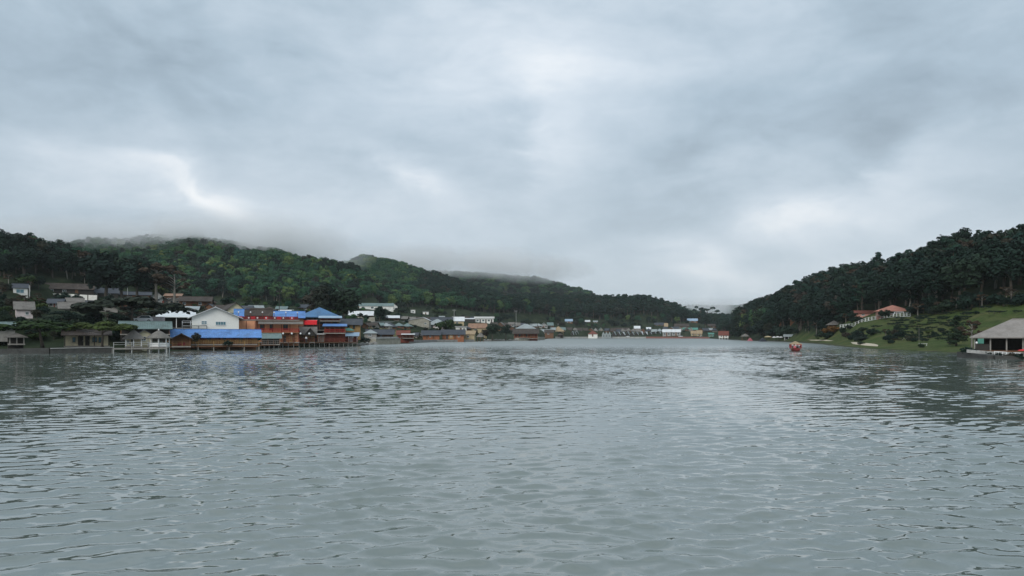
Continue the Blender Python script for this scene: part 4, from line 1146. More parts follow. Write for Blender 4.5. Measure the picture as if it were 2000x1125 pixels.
row('%s house from the left in the row behind the white gabled house', 395, 560, 7, 606, 610, 20, 6, 6, ROOFS, WALLS, 42, 'row behind the white gabled house')
row('%s house from the left in the row right of the hipped hall', 690, 800, 8, 640, 641, 17, 5, 5.5, ROOFS, WALLS, 43, 'row right of the hipped hall')
row('%s house from the left in the waterside row right of the stone terrace', 800, 830, 2, 658, 659, 13, 5, 5, ROOFS, WALLS, 44, 'waterside row right of the stone terrace')
row('%s house from the left in the row below the white motel', 905, 1005, 10, 645, 648, 13, 4.5, 5, ROOFS, WALLS, 45, 'row below the white motel')
row('%s house from the left in the upper row behind the wooden lodge', 960, 1080, 11, 638, 640, 12, 4, 4.5, ROOFS, WALLS, 46, 'upper row behind the wooden lodge')
row('%s house from the left in the row uphill of the far left huts', 1075, 1190, 11, 647, 648, 9, 3.6, 4, ROOFS, WALLS, 47, 'row uphill of the far left huts')
row('%s house from the left in the row uphill of the long pale huts', 1192, 1292, 10, 650, 650, 9, 3.6, 4, ROOFS, WALLS, 48, 'row uphill of the long pale huts')
row('%s house from the left in the row above the brick embankment', 1296, 1402, 11, 646, 649, 9, 3.6, 4, ROOFS, WALLS, 49, 'row above the brick embankment')
row('%s house from the left in the lower slope row above the stone house', 780, 930, 10, 626, 628, 12, 4, 4.5, ROOFS, WALLS, 50, 'lower slope row above the stone house')
row('%s house from the left in the slope row uphill of the white car', 240, 420, 8, 588, 596, 20, 6, 6, ROOFS, WALLS, 51, 'slope row uphill of the white car')

# ================================================================ walls, decks, fences, small buildings
def on_axis(P, Q):
    """origin, length and turn of a line from P to Q seen as local +x"""
    d_ = Q - P
    return P, math.hypot(d_.x, d_.y), math.atan2(d_.y, d_.x), d_.z
def board_fence(name, label, pts, h, m, post_every=1.4, rails=(.45, .9), base=0, cat='fence', pr=.09, rr=.05):
    e = empty(name, pts[0]); tag(e, label, cat)
    for P, Q in zip(pts[:-1], pts[1:]):
        L = (Q - P).length
        n = max(1, int(round(L / post_every)))
        for i in range(n + (1 if Q == pts[-1] else 0)):
            c = P + (Q - P) * (i / n) - pts[0]
            MB().box(c.x - pr, c.x + pr, c.y - pr, c.y + pr, c.z - .6, c.z + h).build('post', M[m], e)
        a, b_ = P - pts[0], Q - pts[0]
        for f in rails:
            z = f * h
            MB().tube([(a.x, a.y, a.z + z), (b_.x, b_.y, b_.z + z)], [rr, rr], 4).build('rail', M[m], e)
        if base:
            n_ = Vector((-(b_ - a).y, (b_ - a).x, 0)).normalized() * .12
            MB().hexa([a - n_ - Vector((0, 0, .12)), b_ - n_ - Vector((0, 0, .12)), b_ + n_ - Vector((0, 0, .12)), a + n_ - Vector((0, 0, .12)),
                       a - n_ + Vector((0, 0, base)), b_ - n_ + Vector((0, 0, base)), b_ + n_ + Vector((0, 0, base)), a + n_ + Vector((0, 0, base))]).build('base_wall', M[m], e)
    return e
def wall_run(name, label, pts, h, th, m, pil=0, cat='wall', capm=None, below=1.5):
    e = empty(name, pts[0]); tag(e, label, cat)
    for P, Q in zip(pts[:-1], pts[1:]):
        a, b_ = P - pts[0], Q - pts[0]
        n_ = Vector((-(b_ - a).y, (b_ - a).x, 0)).normalized() * th / 2
        lo, hi = Vector((0, 0, -below)), Vector((0, 0, h))
        MB().hexa([a - n_ + lo, b_ - n_ + lo, b_ + n_ + lo, a + n_ + lo, a - n_ + hi, b_ - n_ + hi, b_ + n_ + hi, a + n_ + hi]).build('wall_panel', M[m], e)
        if capm:
            n2 = n_ * 1.25
            l2, h2_ = Vector((0, 0, h + .003)), Vector((0, 0, h + .12))
            MB().hexa([a - n2 + l2, b_ - n2 + l2, b_ + n2 + l2, a + n2 + l2, a - n2 + h2_, b_ - n2 + h2_, b_ + n2 + h2_, a + n2 + h2_]).build('coping', M[capm], e)
    if pil:
        for P in pts:
            c = P - pts[0]
            MB().box(c.x - pil, c.x + pil, c.y - pil, c.y + pil, c.z - below, c.z + h + .35).build('pillar', M['dark_wall'], e)
    return e
def deck(name, label, px0, px1, y0, y1, D0, D1, dep, th=.22, every=1.7, m='wood_grey', pm='white_paint', rail=None, cat='deck', pr=.11):
    P, Q = W(px0, y0, D0), W(px1, y1, D1)
    o, L, az, dz = on_axis(P, Q)
    e = empty(name, o, az); tag(e, label, cat)
    n = max(2, int(round(L / every)))
    nb_ = max(2, int(L / 2.4))
    for i in range(nb_):
        MB().box(L * i / nb_ + .012, L * (i + 1) / nb_ - .012, 0, dep, -th, -th + .12).build('deck_board', M[m], e)
    MB().box(-.05, L + .05, -.06, -.004, -th - .12, -th + .13).build('edge_beam', M[m], e)
    for i in range(n + 1):
        x = L * i / n
        for y in (.12, dep * .6):
            MB().tube([(x, y, -P.z - 1.2), (x, y, -th - .01)], [pr, pr], 7).build('post', M[pm], e)
    if rail:
        for i in range(n + 1):
            x = L * i / n
            MB().box(x - .06, x + .06, -.06, .06, -th + .13, .95).build('rail_post', M[rail], e)
        for z in (.5, .9):
            MB().box(-.05, L + .05, -.035, .035, z, z + .08).build('rail', M[rail], e)
    FOOT.append(((P.x + Q.x) / 2, (P.y + Q.y) / 2 + dep / 2, L / 2))
    return e

# white boundary wall high on the left, split by dark pillars
pts = []
for px, py in ((66, 579), (93, 580), (121, 581), (147, 582), (172, 583.5), (191, 584)):
    g = ground(129, 582); pts.append(W(px, py, g.y + (129 - px) * .03))
wall_run('boundary_wall', 'long white plastered boundary wall with dark pillars on the left hillside', pts, 1.55, .3, 'white', pil=.2)
g = ground(235, 590)
wall_run('low_white_wall', 'short low white wall below the blue grey slate roof', [W(221, 588, g.y), W(246, 588.5, g.y)], 1.1, .3, 'white')
wall_run('garden_wall', 'white garden wall under the dark flat-topped tree', [W(268, 629, 182), W(322, 630, 184)], 1.35, .3, 'pinkwhite')
wall_run('quay_wall', 'grey concrete quay wall in front of the cream house', [W(98, 684, 139), W(160, 682.5, 142), W(222, 681.5, 144.5)], .25, .8, 'rock_dark', capm='concrete')
wall_run('dark_quay', 'dark stone bank at the left picture edge', [W(-60, 688, 136), W(30, 686.5, 138), W(98, 685, 139.4)], .5, 1.2, 'rock_dark')
deck('jetty', 'white railed jetty in front of the grey thatched huts', 222, 326, 679, 678.5, 142.5, 147.5, 3.2, every=3.1, rail='concrete', pm='concrete', cat='jetty')
deck('waterside_walk', 'narrow wooden walkway along the bright blue roofed house', 324, 506, 675.3, 674, 165.5, 175.5, 3.6, every=3.2, m='wood', pm='wood_grey', rail='wood_yellow', cat='walkway')
deck('timber_deck', 'long timber deck on pale posts in front of the cafes', 542, 698, 668.4, 668.2, 203, 228, 5.0, every=1.9, m='wood', pm='wood_grey', rail='wood_red')
deck('hut_platform', 'dark platform under the small grey green roofed hut', 507, 545, 673, 671.5, 191, 200, 4, every=2.2, m='wood', pm='wood_grey')
deck('cafe_balcony', 'white railed balcony at the left of the white gabled house', 356, 404, 634.5, 634, 188, 190, 5, every=1.6, m='concrete', pm='concrete', rail='white_paint', cat='balcony')
wall_run('stone_terrace', 'stepped grey stone terrace at the water below the waterside house', [W(728, 667.5, 280), W(776, 666.5, 292)], 1.1, 3.0, 'stone', capm='concrete')
wall_run('upper_stone_terrace', 'upper grey stone terrace below the waterside house', [W(730, 663, 287), W(774, 662.3, 299)], .9, 2.0, 'concrete')
wall_run('clay_house_bank', 'low dark bank with pale rocks below the clay houses', [W(790, 667, 322), W(850, 665.5, 378), W(925, 665, 392)], .5, 1.5, 'rock')
wall_run('stone_platform', 'stone platform carrying the wooden lodge at the water', [W(1010, 664, 466), W(1034, 663.2, 474), W(1060, 661.8, 560)], 1.1, 3.0, 'stone', capm='concrete')
wall_run('embankment', 'long grey embankment wall along the far shore', [W(1085, 659.8, 826), W(1150, 659.6, 842), W(1210, 659.7, 838), W(1262, 659.8, 832)], 1.1, 1.5, 'concrete', capm='stone')
wall_run('brick_embankment', 'reddish embankment wall at the right part of the far shore', [W(1262, 659.8, 832), W(1325, 659.9, 812), W(1385, 660.4, 775)], 1.25, 1.5, 'brick_red')
wall_run('field_road_wall', 'grey roadside wall below the bright white roofed shed', [W(683, 622.5, ground(705, 623).y), W(732, 623.5, ground(705, 623).y)], 1.0, .5, 'stone')
wall_run('roadside_wall', 'low grey wall along the lane above the dry field', [ground(726, 630.5), ground(760, 630.3), ground(795, 630)], .55, .4, 'concrete', below=.6)
da, db = ground(1660, 638).y, ground(1770, 621).y
pts = []
for px, py in ((1641, 640), (1664, 638), (1690, 635), (1716, 631), (1738, 627.5), (1758, 623.5), (1778, 619)):
    p_ = W(px, py, da + (db - da) * (px - 1641) / 137.0)
    p_.z = max(p_.z, tz(p_.x, p_.y) + .05)
    pts.append(p_)
board_fence('hillside_fence', 'white post and rail fence climbing the tea slope to the pink house', pts, 1.15, 'white_paint', 1.65, base=.04)
e = empty('white_arch', W(1756, 614.5, 252)); tag(e, 'white bracket shaped gate frame in front of the pink house', 'gate')
MB().tube([(-1.9, 0, -.4), (-1.6, 0, .1), (-1.4, 0, .75)], [.08, .08, .08], 6).build('leg', M['white_paint'], e)
MB().tube([(1.9, 0, -.6), (1.6, 0, .1), (1.4, 0, .75)], [.08, .08, .08], 6).build('leg', M['white_paint'], e)
MB().box(-1.5, 1.5, -.06, .06, .755, .92).build('crossbar', M['white_paint'], e)

def gazebo(label, px0, px1, yb, ye, yr, D, roofm='thatch', n=6, postm='wood', wallm=None):
    k = D / F
    r = (px1 - px0) / 2 * k; he = (yb - ye) * k; hr = (yb - yr) * k
    e = empty('gazebo', W((px0 + px1) / 2, yb, D)); tag(e, label, 'gazebo')
    FOOT.append((e.location.x, e.location.y, r + .5))
    rf = MB().lathe([(r * .96, he - .12), (r, he - .02), (r * .62, he + (hr - he) * .42), (r * .25, he + (hr - he) * .82), (.05, hr)], n * 2 if n > 6 else n).build('roof', M[roofm], e)
    MB().lathe([(.10, hr - .05), (.14, hr + .08), (.02, hr + .3)], 7).build('finial', M[postm], rf)
    for i in range(n):
        a = 2 * math.pi * (i + .5) / n
        x, y = math.cos(a) * r * .78, math.sin(a) * r * .78
        MB().tube([(x, y, -1.6), (x, y, he + .1)], [.09, .08], 6).build('post', M[postm], e)
    MB().lathe([(r * .85, -.25), (r * .85, -.03)], n * 2).build('floor', M['wood_grey'], e)
    if wallm:
        for i in range(n):
            a0, a1 = 2 * math.pi * (i + .5) / n, 2 * math.pi * (i + 1.5) / n
            p0, p1 = Vector((math.cos(a0) * r * .74, math.sin(a0) * r * .74, 0)), Vector((math.cos(a1) * r * .74, math.sin(a1) * r * .74, 0))
            q = (p1 - p0).cross(Vector((0, 0, 1))).normalized() * .04
            u_ = Vector((0, 0, he * .42))
            MB().hexa([p0 - q, p1 - q, p1 + q, p0 + q, p0 - q + u_, p1 - q + u_, p1 + q + u_, p0 + q + u_]).build('parapet', M[wallm], e)
    return e
gazebo('pointed grey gazebo with white parapet at the end of the white railed jetty', 286, 334, 677, 660, 645, 149, n=8, postm='white_paint', wallm='white_paint')
gazebo('thatched gazebo standing in the water left of the rock jetty', 930, 947, 668, 658, 649.5, 385)
gazebo('thatched gazebo at the foot of the right hill', 1446, 1465, 665, 657, 651.5, 462, roofm='thatch')

# green and pale parasols, market tents
def parasol(label, px, yb, yt, wpx, D, m, group=None):
    k = D / F
    h, r = (yb - yt) * k, wpx / 2 * k
    e = empty('parasol', W(px, yb, D)); tag(e, label, 'parasol', group)
    MB().tube([(0, 0, -.4), (0, 0, h)], [.05, .04], 6).build('pole', M['wood_grey'], e)
    c = MB().lathe([(r, h * .72), (r * .98, h * .77), (r * .55, h * .92), (.04, h)], 8).build('canopy', M[m], e)
    MB().lathe([(.05, h - .02), (.07, h + .06), (.02, h + .14)], 6).build('finial', M['wood_grey'], c)
    return e
parasol('large teal green parasol above the red fronted cafe', 680, 660, 640.5, 24, 238, 'teal')
for i, (px, yb, yt, wd, m_) in enumerate(((1500, 665, 656, 15, 'tan'), (1512, 665.5, 657, 8, 'cloth_white'), (1519, 665.5, 656.5, 8, 'cloth_white'), (1525.5, 665.5, 657, 9, 'cloth_white'), (1540, 665, 658, 9, 'cloth_white'), (1549, 664.5, 657.5, 7, 'cloth_white'))):
    parasol(['tan market parasol, leftmost on the right shore', 'first small white parasol right of the tan one', 'second small white parasol right of the tan one', 'third small white parasol right of the tan one', 'white parasol left of the canopied boat', 'white parasol behind the canopied boat'][i],
            px, yb, yt, wd, 412 if i < 4 else 402, m_, 'market parasols on the right shore')
def tent(label, px0, px1, yb, yt, D, m):
    k = D / F; a = (px1 - px0) / 2 * k; h = (yb - yt) * k
    e = empty('ridge_tent', W((px0 + px1) / 2, yb, D)); tag(e, label, 'tent')
    mb = MB()
    mb.V += [(-a, 0, 0), (a, 0, 0), (0, .3, h), (-a, 3, 0), (a, 3, 0), (0, 2.7, h)]
    mb.F += [(0, 1, 2), (4, 3, 5), (0, 2, 5, 3), (1, 4, 5, 2), (0, 3, 4, 1)]
    c = mb.build('canvas', M[m], e)
    MB().tube([(0, .28, -.1), (0, .28, h + .08)], [.03, .03], 5).build('pole', M['wood_grey'], e)
    MB().tube([(0, 2.72, -.1), (0, 2.72, h + .08)], [.03, .03], 5).build('pole', M['wood_grey'], e)
tent('dark blue grey tent at the foot of the right hill', 1484, 1499, 667, 660, 408, 'cloth_dark')
tent('pink tent beside the gazebo at the foot of the right hill', 1462, 1471, 666, 660, 450, 'cloth_pink')
house('market_shed', 'low open market shed with grey roof and white counter on the right shore', 1533, 1562, 664, 656.5, 653, D=398, dep=4, wall='dark_wall', roofm='tin', porch=2.5, posts=5, postm='white_paint', cat='shed', panels=[(.1, .9, 0, .25, 'white_paint')])
house('market_shed', 'small shed with bright white roof edge behind the market shed', 1563, 1580, 660, 650.5, 648.5, D=408, dep=4, wall='dark_wall', roofm='roof_white', porch=2.5, posts=4, cat='shed', roof='shed')

# red fabric banner of the hipped hall
e = empty('red_awning', W(606, 634.5, 224)); tag(e, 'bright red fabric awning below the deep blue hipped roof', 'awning')
mb = MB()
for i in range(9):
    x = -2.0 + i * .5
    mb.V += [(x, .05 * (i % 2), 1.35), (x, -.55 + .07 * (i % 2), 1.0), (x, -.62 + .07 * (i % 2), .05)]
for i in range(8):
    a = i * 3
    mb.F += [(a, a + 1, a + 4, a + 3), (a + 1, a + 2, a + 5, a + 4)]
c = mb.build('fabric', M['bright_red'], e)
md = c.modifiers.new('thick', 'SOLIDIFY'); md.thickness = .03
MB().tube([(-2.05, .03, 1.36), (2.05, .03, 1.36)], [.04, .04], 6).build('bar', M['metal_pole'], e)
for x in (-1.95, 1.95):
    MB().tube([(x, .1, -3.6), (x, .1, 1.36)], [.06, .06], 6).build('pole', M['wood_red'], e)

# lanterns in a row under the salmon building's balcony
for i in range(4):
    px = 553 + i * 17
    k = 203.0
    e = empty('paper_lantern', W(px, 651.5, k)); tag(e, '%s pale round lantern hanging below the red balcony, counted from the left' % ords[i], 'lantern', 'lanterns below the balcony')
    MB().lathe([(.05, -.26), (.2, -.15), (.25, 0), (.2, .15), (.05, .26)], 10).build('shade', M['lamp_white'], e, True)
    MB().tube([(0, 0, .25), (0, 0, .75)], [.012, .012], 4).build('cord', M['frame_dark'], e)

# poles
def pole(label, px, yb, yt, D=None, m='metal_pole', arm=True, r=.13):
    if D is None: D = ground(px, yb).y
    k = D / F; h = (yb - yt) * k
    e = empty('utility_pole', W(px, yb, D)); tag(e, label, 'pole')
    MB().tube([(0, 0, -.8), (0, 0, h)], [r, r * .7], 7).build('shaft', M[m], e)
    if arm:
        MB().box(-.9, .9, -.06, .06, h - .6, h - .46).build('crossarm', M[m], e)
        for x in (-.8, 0, .8):
            MB().tube([(x, 0, h - .455), (x, 0, h - .25)], [.05, .03], 5).build('insulator', M['white_paint'], e)
pole('pale concrete utility pole left of the white boundary wall', 57.5, 592, 557, r=.17, arm=False)
pole('thin utility pole right of the white boundary wall', 249, 588, 552)
pole('dark utility pole behind the blue roofed hall', 545.5, 606, 567, D=275, m='frame_dark')
pole('grey utility pole right of the deep blue hipped roof', 670, 624, 598)
pole('grey utility pole left of the white motel', 887, 632, 604, D=430)
pole('thin pale pole on the grass of the tea slope', 1795, 672, 640, arm=False, r=.035, m='wood_grey')
pole('utility pole on the far slope above the hut row', 1090, 655, 632, D=850, arm=True)
pole('utility pole right of the wooden lodge', 1008, 640, 606, D=500)

# ================================================================ lake things: boat, rocks
bt = empty('rowing_boat', W(1553.5, 685.3, 162), R(-14)); bt.location.z = 0
tag(bt, 'red canopied rowing boat with tan pitched roof out on the lake', 'boat')
V = []; Fc = []
NS = 13
for i in range(NS):
    u_ = i / (NS - 1.0); y = -2.6 + 5.6 * u_
    wd = .86 * (1 - abs(2 * u_ - 1) ** 2.6) ** .6 + .03
    sheer = .46 + .22 * abs(2 * u_ - 1) ** 2.2
    V += [(-wd, y, sheer), (-wd * .82, y, .05), (-wd * .3, y, -.22), (wd * .3, y, -.22), (wd * .82, y, .05), (wd, y, sheer), (wd * .9, y, sheer - .02), (wd * .7, y, .16), (-wd * .7, y, .16), (-wd * .9, y, sheer - .02)]
for i in range(NS - 1):
    for j in range(10):
        a, b_ = i * 10 + j, i * 10 + (j + 1) % 10
        Fc.append((a, b_, b_ + 10, a + 10))
Fc += [tuple(range(9, -1, -1)), tuple((NS - 1) * 10 + j for j in range(10))]
link('hull', new_mesh('hull', V, Fc), M['wood_red'], bt)
MB().box(-.62, .62, -2.66, -2.40, .15, .62).build('sternboard', M['maroon'], bt)
for x in (-1.0, 1.0):
    for y in (-1.5, .2, 1.8):
        MB().tube([(x * .8, y, .3), (x * .98, y, 1.42)], [.035, .035], 6).build('post', M['red'], bt)
    MB().box(x - .03, x + .03, -1.55, 1.85, .62, 1.40).build('side_curtain', M['red'], bt)
rf = roof_slabs(MB(), 'hip', 2.0, 1.9, 1.45, 2.0, .2, .05, -1.6).build('roof', M['roof_tan'], bt)
MB().box(-1.08, 1.08, -1.78, -1.73, 1.22, 1.33).build('fascia', M['red'], rf)
MB().box(-.85, .85, -.4, -.15, .36, .44).build('bench', M['wood'], bt)
MB().box(-.85, .85, .9, 1.15, .36, .44).build('bench', M['wood'], bt)
MB().box(-.95, .95, -2.3, -2.0, .42, .50).build('bench', M['wood'], bt)
for s, z0 in ((-1, .05), (1, -.10)):
    o_ = MB().tube([(s * .3, -2.1, 1.0), (s * .85, -2.15, .62), (s * 2.0, -2.4, .12 + z0 * .3)], [.025, .028, .03], 6).build('oar', M['wood_grey'], bt)
    MB().hexa([(s * 1.75, -2.36, .18), (s * 2.45, -2.5, -.1), (s * 2.45, -2.47, -.1), (s * 1.75, -2.33, .18), (s * 1.75, -2.36, .30), (s * 2.45, -2.5, .10), (s * 2.45, -2.47, .10), (s * 1.75, -2.33, .30)]).build('blade', M['wood_grey'], o_)
for i, x in enumerate((-.75, -.1, .62)):
    MB().lathe([(.03, -.14), (.13, -.08), (.15, 0), (.13, .08), (.03, .14)], 8).build('lantern', M['lamp_white' if i == 1 else 'pinkwhite'], bt).location = (x, -1.72, 1.2 - .03 * i)

# people
def person(label, loc, rz, seated=False, shirt='cloth_white', scale=1.0, z=0):
    e = empty('person', loc, rz); tag(e, label, 'person')
    hip = .48 if seated else .92
    if seated:
        J = [((0, 0, hip), .13), ((0, 0, hip + .25), .13), ((0, 0, hip + .45), .14), ((0, 0, hip + .56), .055), ((0, -.02, hip + .68), .095), ((0, -.02, hip + .78), .08),
             ((.09, -.03, hip), .09), ((.11, -.42, hip + .02), .06), ((.11, -.44, hip - .38), .045), ((.11, -.56, hip - .42), .04),
             ((-.09, -.03, hip), .09), ((-.11, -.42, hip + .02), .06), ((-.11, -.44, hip - .38), .045), ((-.11, -.56, hip - .42), .04),
             ((.19, 0, hip + .45), .06), ((.24, -.12, hip + .22), .045), ((.22, -.36, hip + .2), .035), ((.21, -.44, hip + .2), .03),
             ((-.19, 0, hip + .45), .06), ((-.24, -.12, hip + .22), .045), ((-.22, -.36, hip + .2), .035), ((-.21, -.44, hip + .2), .03)]
    else:
        J = [((0, 0, hip), .13), ((0, 0, hip + .25), .12), ((0, 0, hip + .47), .14), ((0, 0, hip + .58), .055), ((0, -.02, hip + .70), .095), ((0, -.02, hip + .80), .08),
             ((.09, 0, hip - .05), .09), ((.10, -.03, .48), .06), ((.10, 0, .08), .045), ((.10, -.13, .03), .04),
             ((-.09, 0, hip - .05), .09), ((-.11, .03, .48), .06), ((-.12, .08, .08), .045), ((-.12, -.05, .03), .04),
             ((.19, 0, hip + .46), .06), ((.25, .03, hip + .18), .045), ((.24, -.12, hip - .03), .035), ((.23, -.18, hip - .10), .03),
             ((-.19, 0, hip + .46), .06), ((-.25, .03, hip + .18), .045), ((-.24, -.12, hip - .03), .035), ((-.23, -.18, hip - .10), .03)]
    E = [(0, 1), (1, 2), (2, 3), (3, 4), (4, 5), (0, 6), (6, 7), (7, 8), (8, 9), (0, 10), (10, 11), (11, 12), (12, 13), (2, 14), (14, 15), (15, 16), (16, 17), (2, 18), (18, 19), (19, 20), (20, 21)]
    me = bpy.data.meshes.new('body'); me.from_pydata([j[0] for j in J], E, [])
    b_ = link('body', me, None, e)
    sk = b_.modifiers.new('skin', 'SKIN'); ss = b_.modifiers.new('sub', 'SUBSURF'); ss.levels = 1; ss.render_levels = 1
    for v, j in zip(me.skin_vertices[0].data, J): v.radius = (j[1], j[1])
    me.skin_vertices[0].data[0].use_root = True
    mm = bpy.data.materials.get('person_' + shirt)
    if mm is None:
        mm, t, bb = principled('person_' + shirt)
        tcn = N(t, 'ShaderNodeTexCoord'); s_ = N(t, 'ShaderNodeSeparateXYZ'); t.links.new(tcn.outputs['Object'], s_.inputs[0])
        rel = math_(t, 'SUBTRACT', s_.outputs[2], hip)
        def rgb(nm): return {'cloth_white': (.75, .75, .74), 'cloth_pink': (.60, .14, .17), 'cloth_dark': (.04, .045, .06), 'tan': (.5, .4, .25)}[nm]
        cc = mixc(t, math_(t, 'GREATER_THAN', rel, .06), (.04, .045, .06), rgb(shirt))
        cc = mixc(t, math_(t, 'GREATER_THAN', rel, .53), cc, (.42, .25, .17))
        t.links.new(cc, bb.inputs['Base Color']); bb.inputs['Roughness'].default_value = .8
    me.materials.append(mm)
    MB().lathe([(.03, hip + .70), (.105, hip + .73), (.108, hip + .80), (.08, hip + .87), (.02, hip + .90)], 10, (0, .015)).build('hair', M['hair'], e, True)
    return e
g = W(598, 668, 209.5)
person('person in a white shirt standing on the timber deck', (g.x, g.y, g.z - .1), R(10), False, 'cloth_white')
bl = bt.matrix_basis
for loc, sh_, lb in (((-.35, -2.15, .02), 'cloth_pink', 'rower in a pink shirt seated at the near end of the canopied boat'), ((.32, -.28, -.05), 'cloth_white', 'passenger in pale clothes seated under the boat canopy'), ((-.4, 1.0, -.05), 'tan', 'passenger in tan clothes seated at the far end of the boat')):
    w_ = Vector((1553.5 - 1000, 0, 0)) * 0
    ca_, sa_ = math.cos(R(-14)), math.sin(R(-14))
    person(lb, (bt.location.x + ca_ * loc[0] - sa_ * loc[1], bt.location.y + sa_ * loc[0] + ca_ * loc[1], loc[2]), R(-14), True, sh_)

# rocks of the jetty and along the banks
def rock_mesh(seed):
    rs = np.random.RandomState(seed)
    prof = [(.05, -.4), (.42, -.3), (.5, 0), (.36, .25), (.06, .36)]
    mb = MB().lathe(prof, 7)
    mb.V = [tuple(np.array(v) * (1 + .28 * rs.randn(3).clip(-1, 1))) for v in mb.V]
    return mb.mesh('rock')
RK = [rock_mesh(i) for i in range(4)]
for r in RK: r.materials.append(M['rock'])
for i in range(26):
    px = 945 + i * 2.6 + rnd.uniform(-1, 1)
    D = 428 + i * 1.4 + rnd.uniform(-2, 2)
    o = link('rock', RK[i % 4]); o.location = W(px, 0, D); o.location.z = .35 + rnd.uniform(-.1, .2)
    o.rotation_euler = (rnd.random(), rnd.random(), rnd.random() * 6); s = rnd.uniform(.9, 1.7); o.scale = (s, s, s * .8)
    tag(o, 'pale grey boulder in the low rock jetty left of the wooden lodge', 'rock', 'boulders of the rock jetty')
for i in range(16):
    px = 700 + rnd.random() * 34
    D = DW(float(np.interp(px, [p[0] for p in SHORE], [p[1] for p in SHORE]))) + rnd.uniform(-3, 1)
    o = link('rock', RK[i % 4]); o.location = W(px, 0, D); o.location.z = .3
    o.rotation_euler = (rnd.random(), rnd.random(), rnd.random() * 6); s = rnd.uniform(.8, 1.8); o.scale = (s, s, s * .8)
    tag(o, 'grey boulder on the bank between the timber deck and the stone terrace', 'rock', 'boulders beside the timber deck')

# cars
def car(label, px, yb, D, rz, m='car_white', group='parked cars'):
    e = empty('parked_car', W(px, yb, D), R(rz)); tag(e, label, 'car', group)
    L, wd = 2.1, .85
    mb = MB(); pr = [(-L, .35), (-L, .85), (-1.35, .98), (L - .15, .92), (L, .6), (L, .35)]
    n = len(pr); mb.V += [(x, -wd, z) for x, z in pr] + [(x, wd, z) for x, z in pr]
    mb.F += [tuple(reversed(range(n))), tuple(n + i for i in range(n))] + [(i, (i + 1) % n, n + (i + 1) % n, n + i) for i in range(n)]
    mb.build('body', M[m], e)
    cb = MB().hexa([(-1.9, -.78, .93), (1.0, -.78, .93), (1.0, .78, .93), (-1.9, .78, .93), (-1.5, -.64, 1.5), (.35, -.64, 1.5), (.35, .64, 1.5), (-1.5, .64, 1.5)]).build('cabin', M[m], e)
    for s in (-1, 1):
        MB().hexa([(-1.7, s * .775, 1.0), (.75, s * .775, 1.0), (.75, s * .79, 1.0), (-1.7, s * .79, 1.0), (-1.42, s * .665, 1.42), (.3, s * .665, 1.42), (.3, s * .68, 1.42), (-1.42, s * .68, 1.42)]).build('window', M['glass'], cb)
        for x in (-1.3, 1.3):
            wh = MB().lathe([(.12, -.1), (.32, -.1), (.33, .1), (.12, .1)], 12).build('wheel', M['tyre'], e)
            wh.rotation_euler = (R(90), 0, 0); wh.location = (x, s * .8, .33)
            MB().lathe([(.02, -.11), (.19, -.115), (.19, .115), (.02, .11)], 10).build('rim', M['metal_pole'], wh)
        MB().box(L - .03, L + .02, s * .6 - .15, s * .6 + .15, .62, .76).build('headlight', M['lamp_white'], e)
g = W(279, 629, 180)
car('white car parked under the dark flat-topped tree', 279, 629.5, 180, 200)
car('white car parked left of the teal kiosk on the far shore', 1370, 659, 800, 185)
car('pale car parked behind the brick embankment on the far shore', 1329, 658.6, 815, 175)
car('pale car parked in front of the long hut row', 1226, 658.8, 836, 180)

# ================================================================ the right bank: pavilion and lawn furniture
PD = 112
k = PD / F
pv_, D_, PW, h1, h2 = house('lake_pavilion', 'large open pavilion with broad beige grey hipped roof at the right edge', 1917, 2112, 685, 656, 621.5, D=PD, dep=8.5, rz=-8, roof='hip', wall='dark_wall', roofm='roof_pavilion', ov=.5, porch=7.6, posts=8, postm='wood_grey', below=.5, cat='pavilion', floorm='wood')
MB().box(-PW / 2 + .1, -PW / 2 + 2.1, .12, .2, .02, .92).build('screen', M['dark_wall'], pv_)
MB().box(-PW / 2 - .45, PW / 2 + .45, -.56, -.52, h1 - .34, h1 - .2).build('fascia', M['roof_pavilion'], pv_)
for i in range(6):
    MB().tube([(-PW / 2 + .3 + i * 3.1, .4, -2.2), (-PW / 2 + .3 + i * 3.1, .4, -.26)], [.16, .16], 7).build('stilt', M['concrete'], pv_)
e = empty('green_board', W(1915.5, 671, 111.0)); tag(e, 'green notice board hanging in the left corner of the pavilion', 'board')
MB().box(-.42, .42, -.03, .03, 0, .72).build('panel', M['teal'], e)
MB().box(-.46, .46, -.04, .04, .725, .78).build('frame', M['wood'], e)
e = empty('globe_lamp', W(1907.5, 671.5, 110.6)); tag(e, 'white globe lamp beside the green notice board', 'lamp')
MB().lathe([(.03, -.02), (.12, .05), (.15, .15), (.12, .25), (.03, .31)], 12).build('globe', M['lamp_white'], e, True)
MB().tube([(0, 0, -.95), (0, 0, -.02)], [.03, .03], 6).build('stand', M['frame_dark'], e)
P0, P1, P2 = W(1888, 684.5, 111.6), W(1940, 688.5, 110.2), W(2012, 691, 109)
wall_run('pavilion_edge', 'pale concrete edge of the pavilion deck above the water', [P0, P1, P2], .14, .5, 'concrete', below=.3)
for i, (xa, xb, ya, yb_) in enumerate(((1942, 1966, 693.5, 695), (1975, 2016, 696, 697.5))):
    board_fence('white_railing', ['short white railing at the pavilion steps', 'white railing at the right picture edge below the pavilion'][i], [W(xa, ya, 109.4), W(xb, yb_, 108.6)], .52, 'white_paint', .55, rails=(.95,), cat='railing', pr=.05, rr=.05)
wall_run('pavilion_bank', 'dark stone bank below the pavilion', [W(1880, 691, 115), W(1940, 698.5, 107.4), W(2030, 702, 106)], .32, 1.6, 'rock_dark')
parasol('red parasol at the right picture edge below the pavilion roof', 1999, 692, 682, 20, 105.5, 'bright_red')
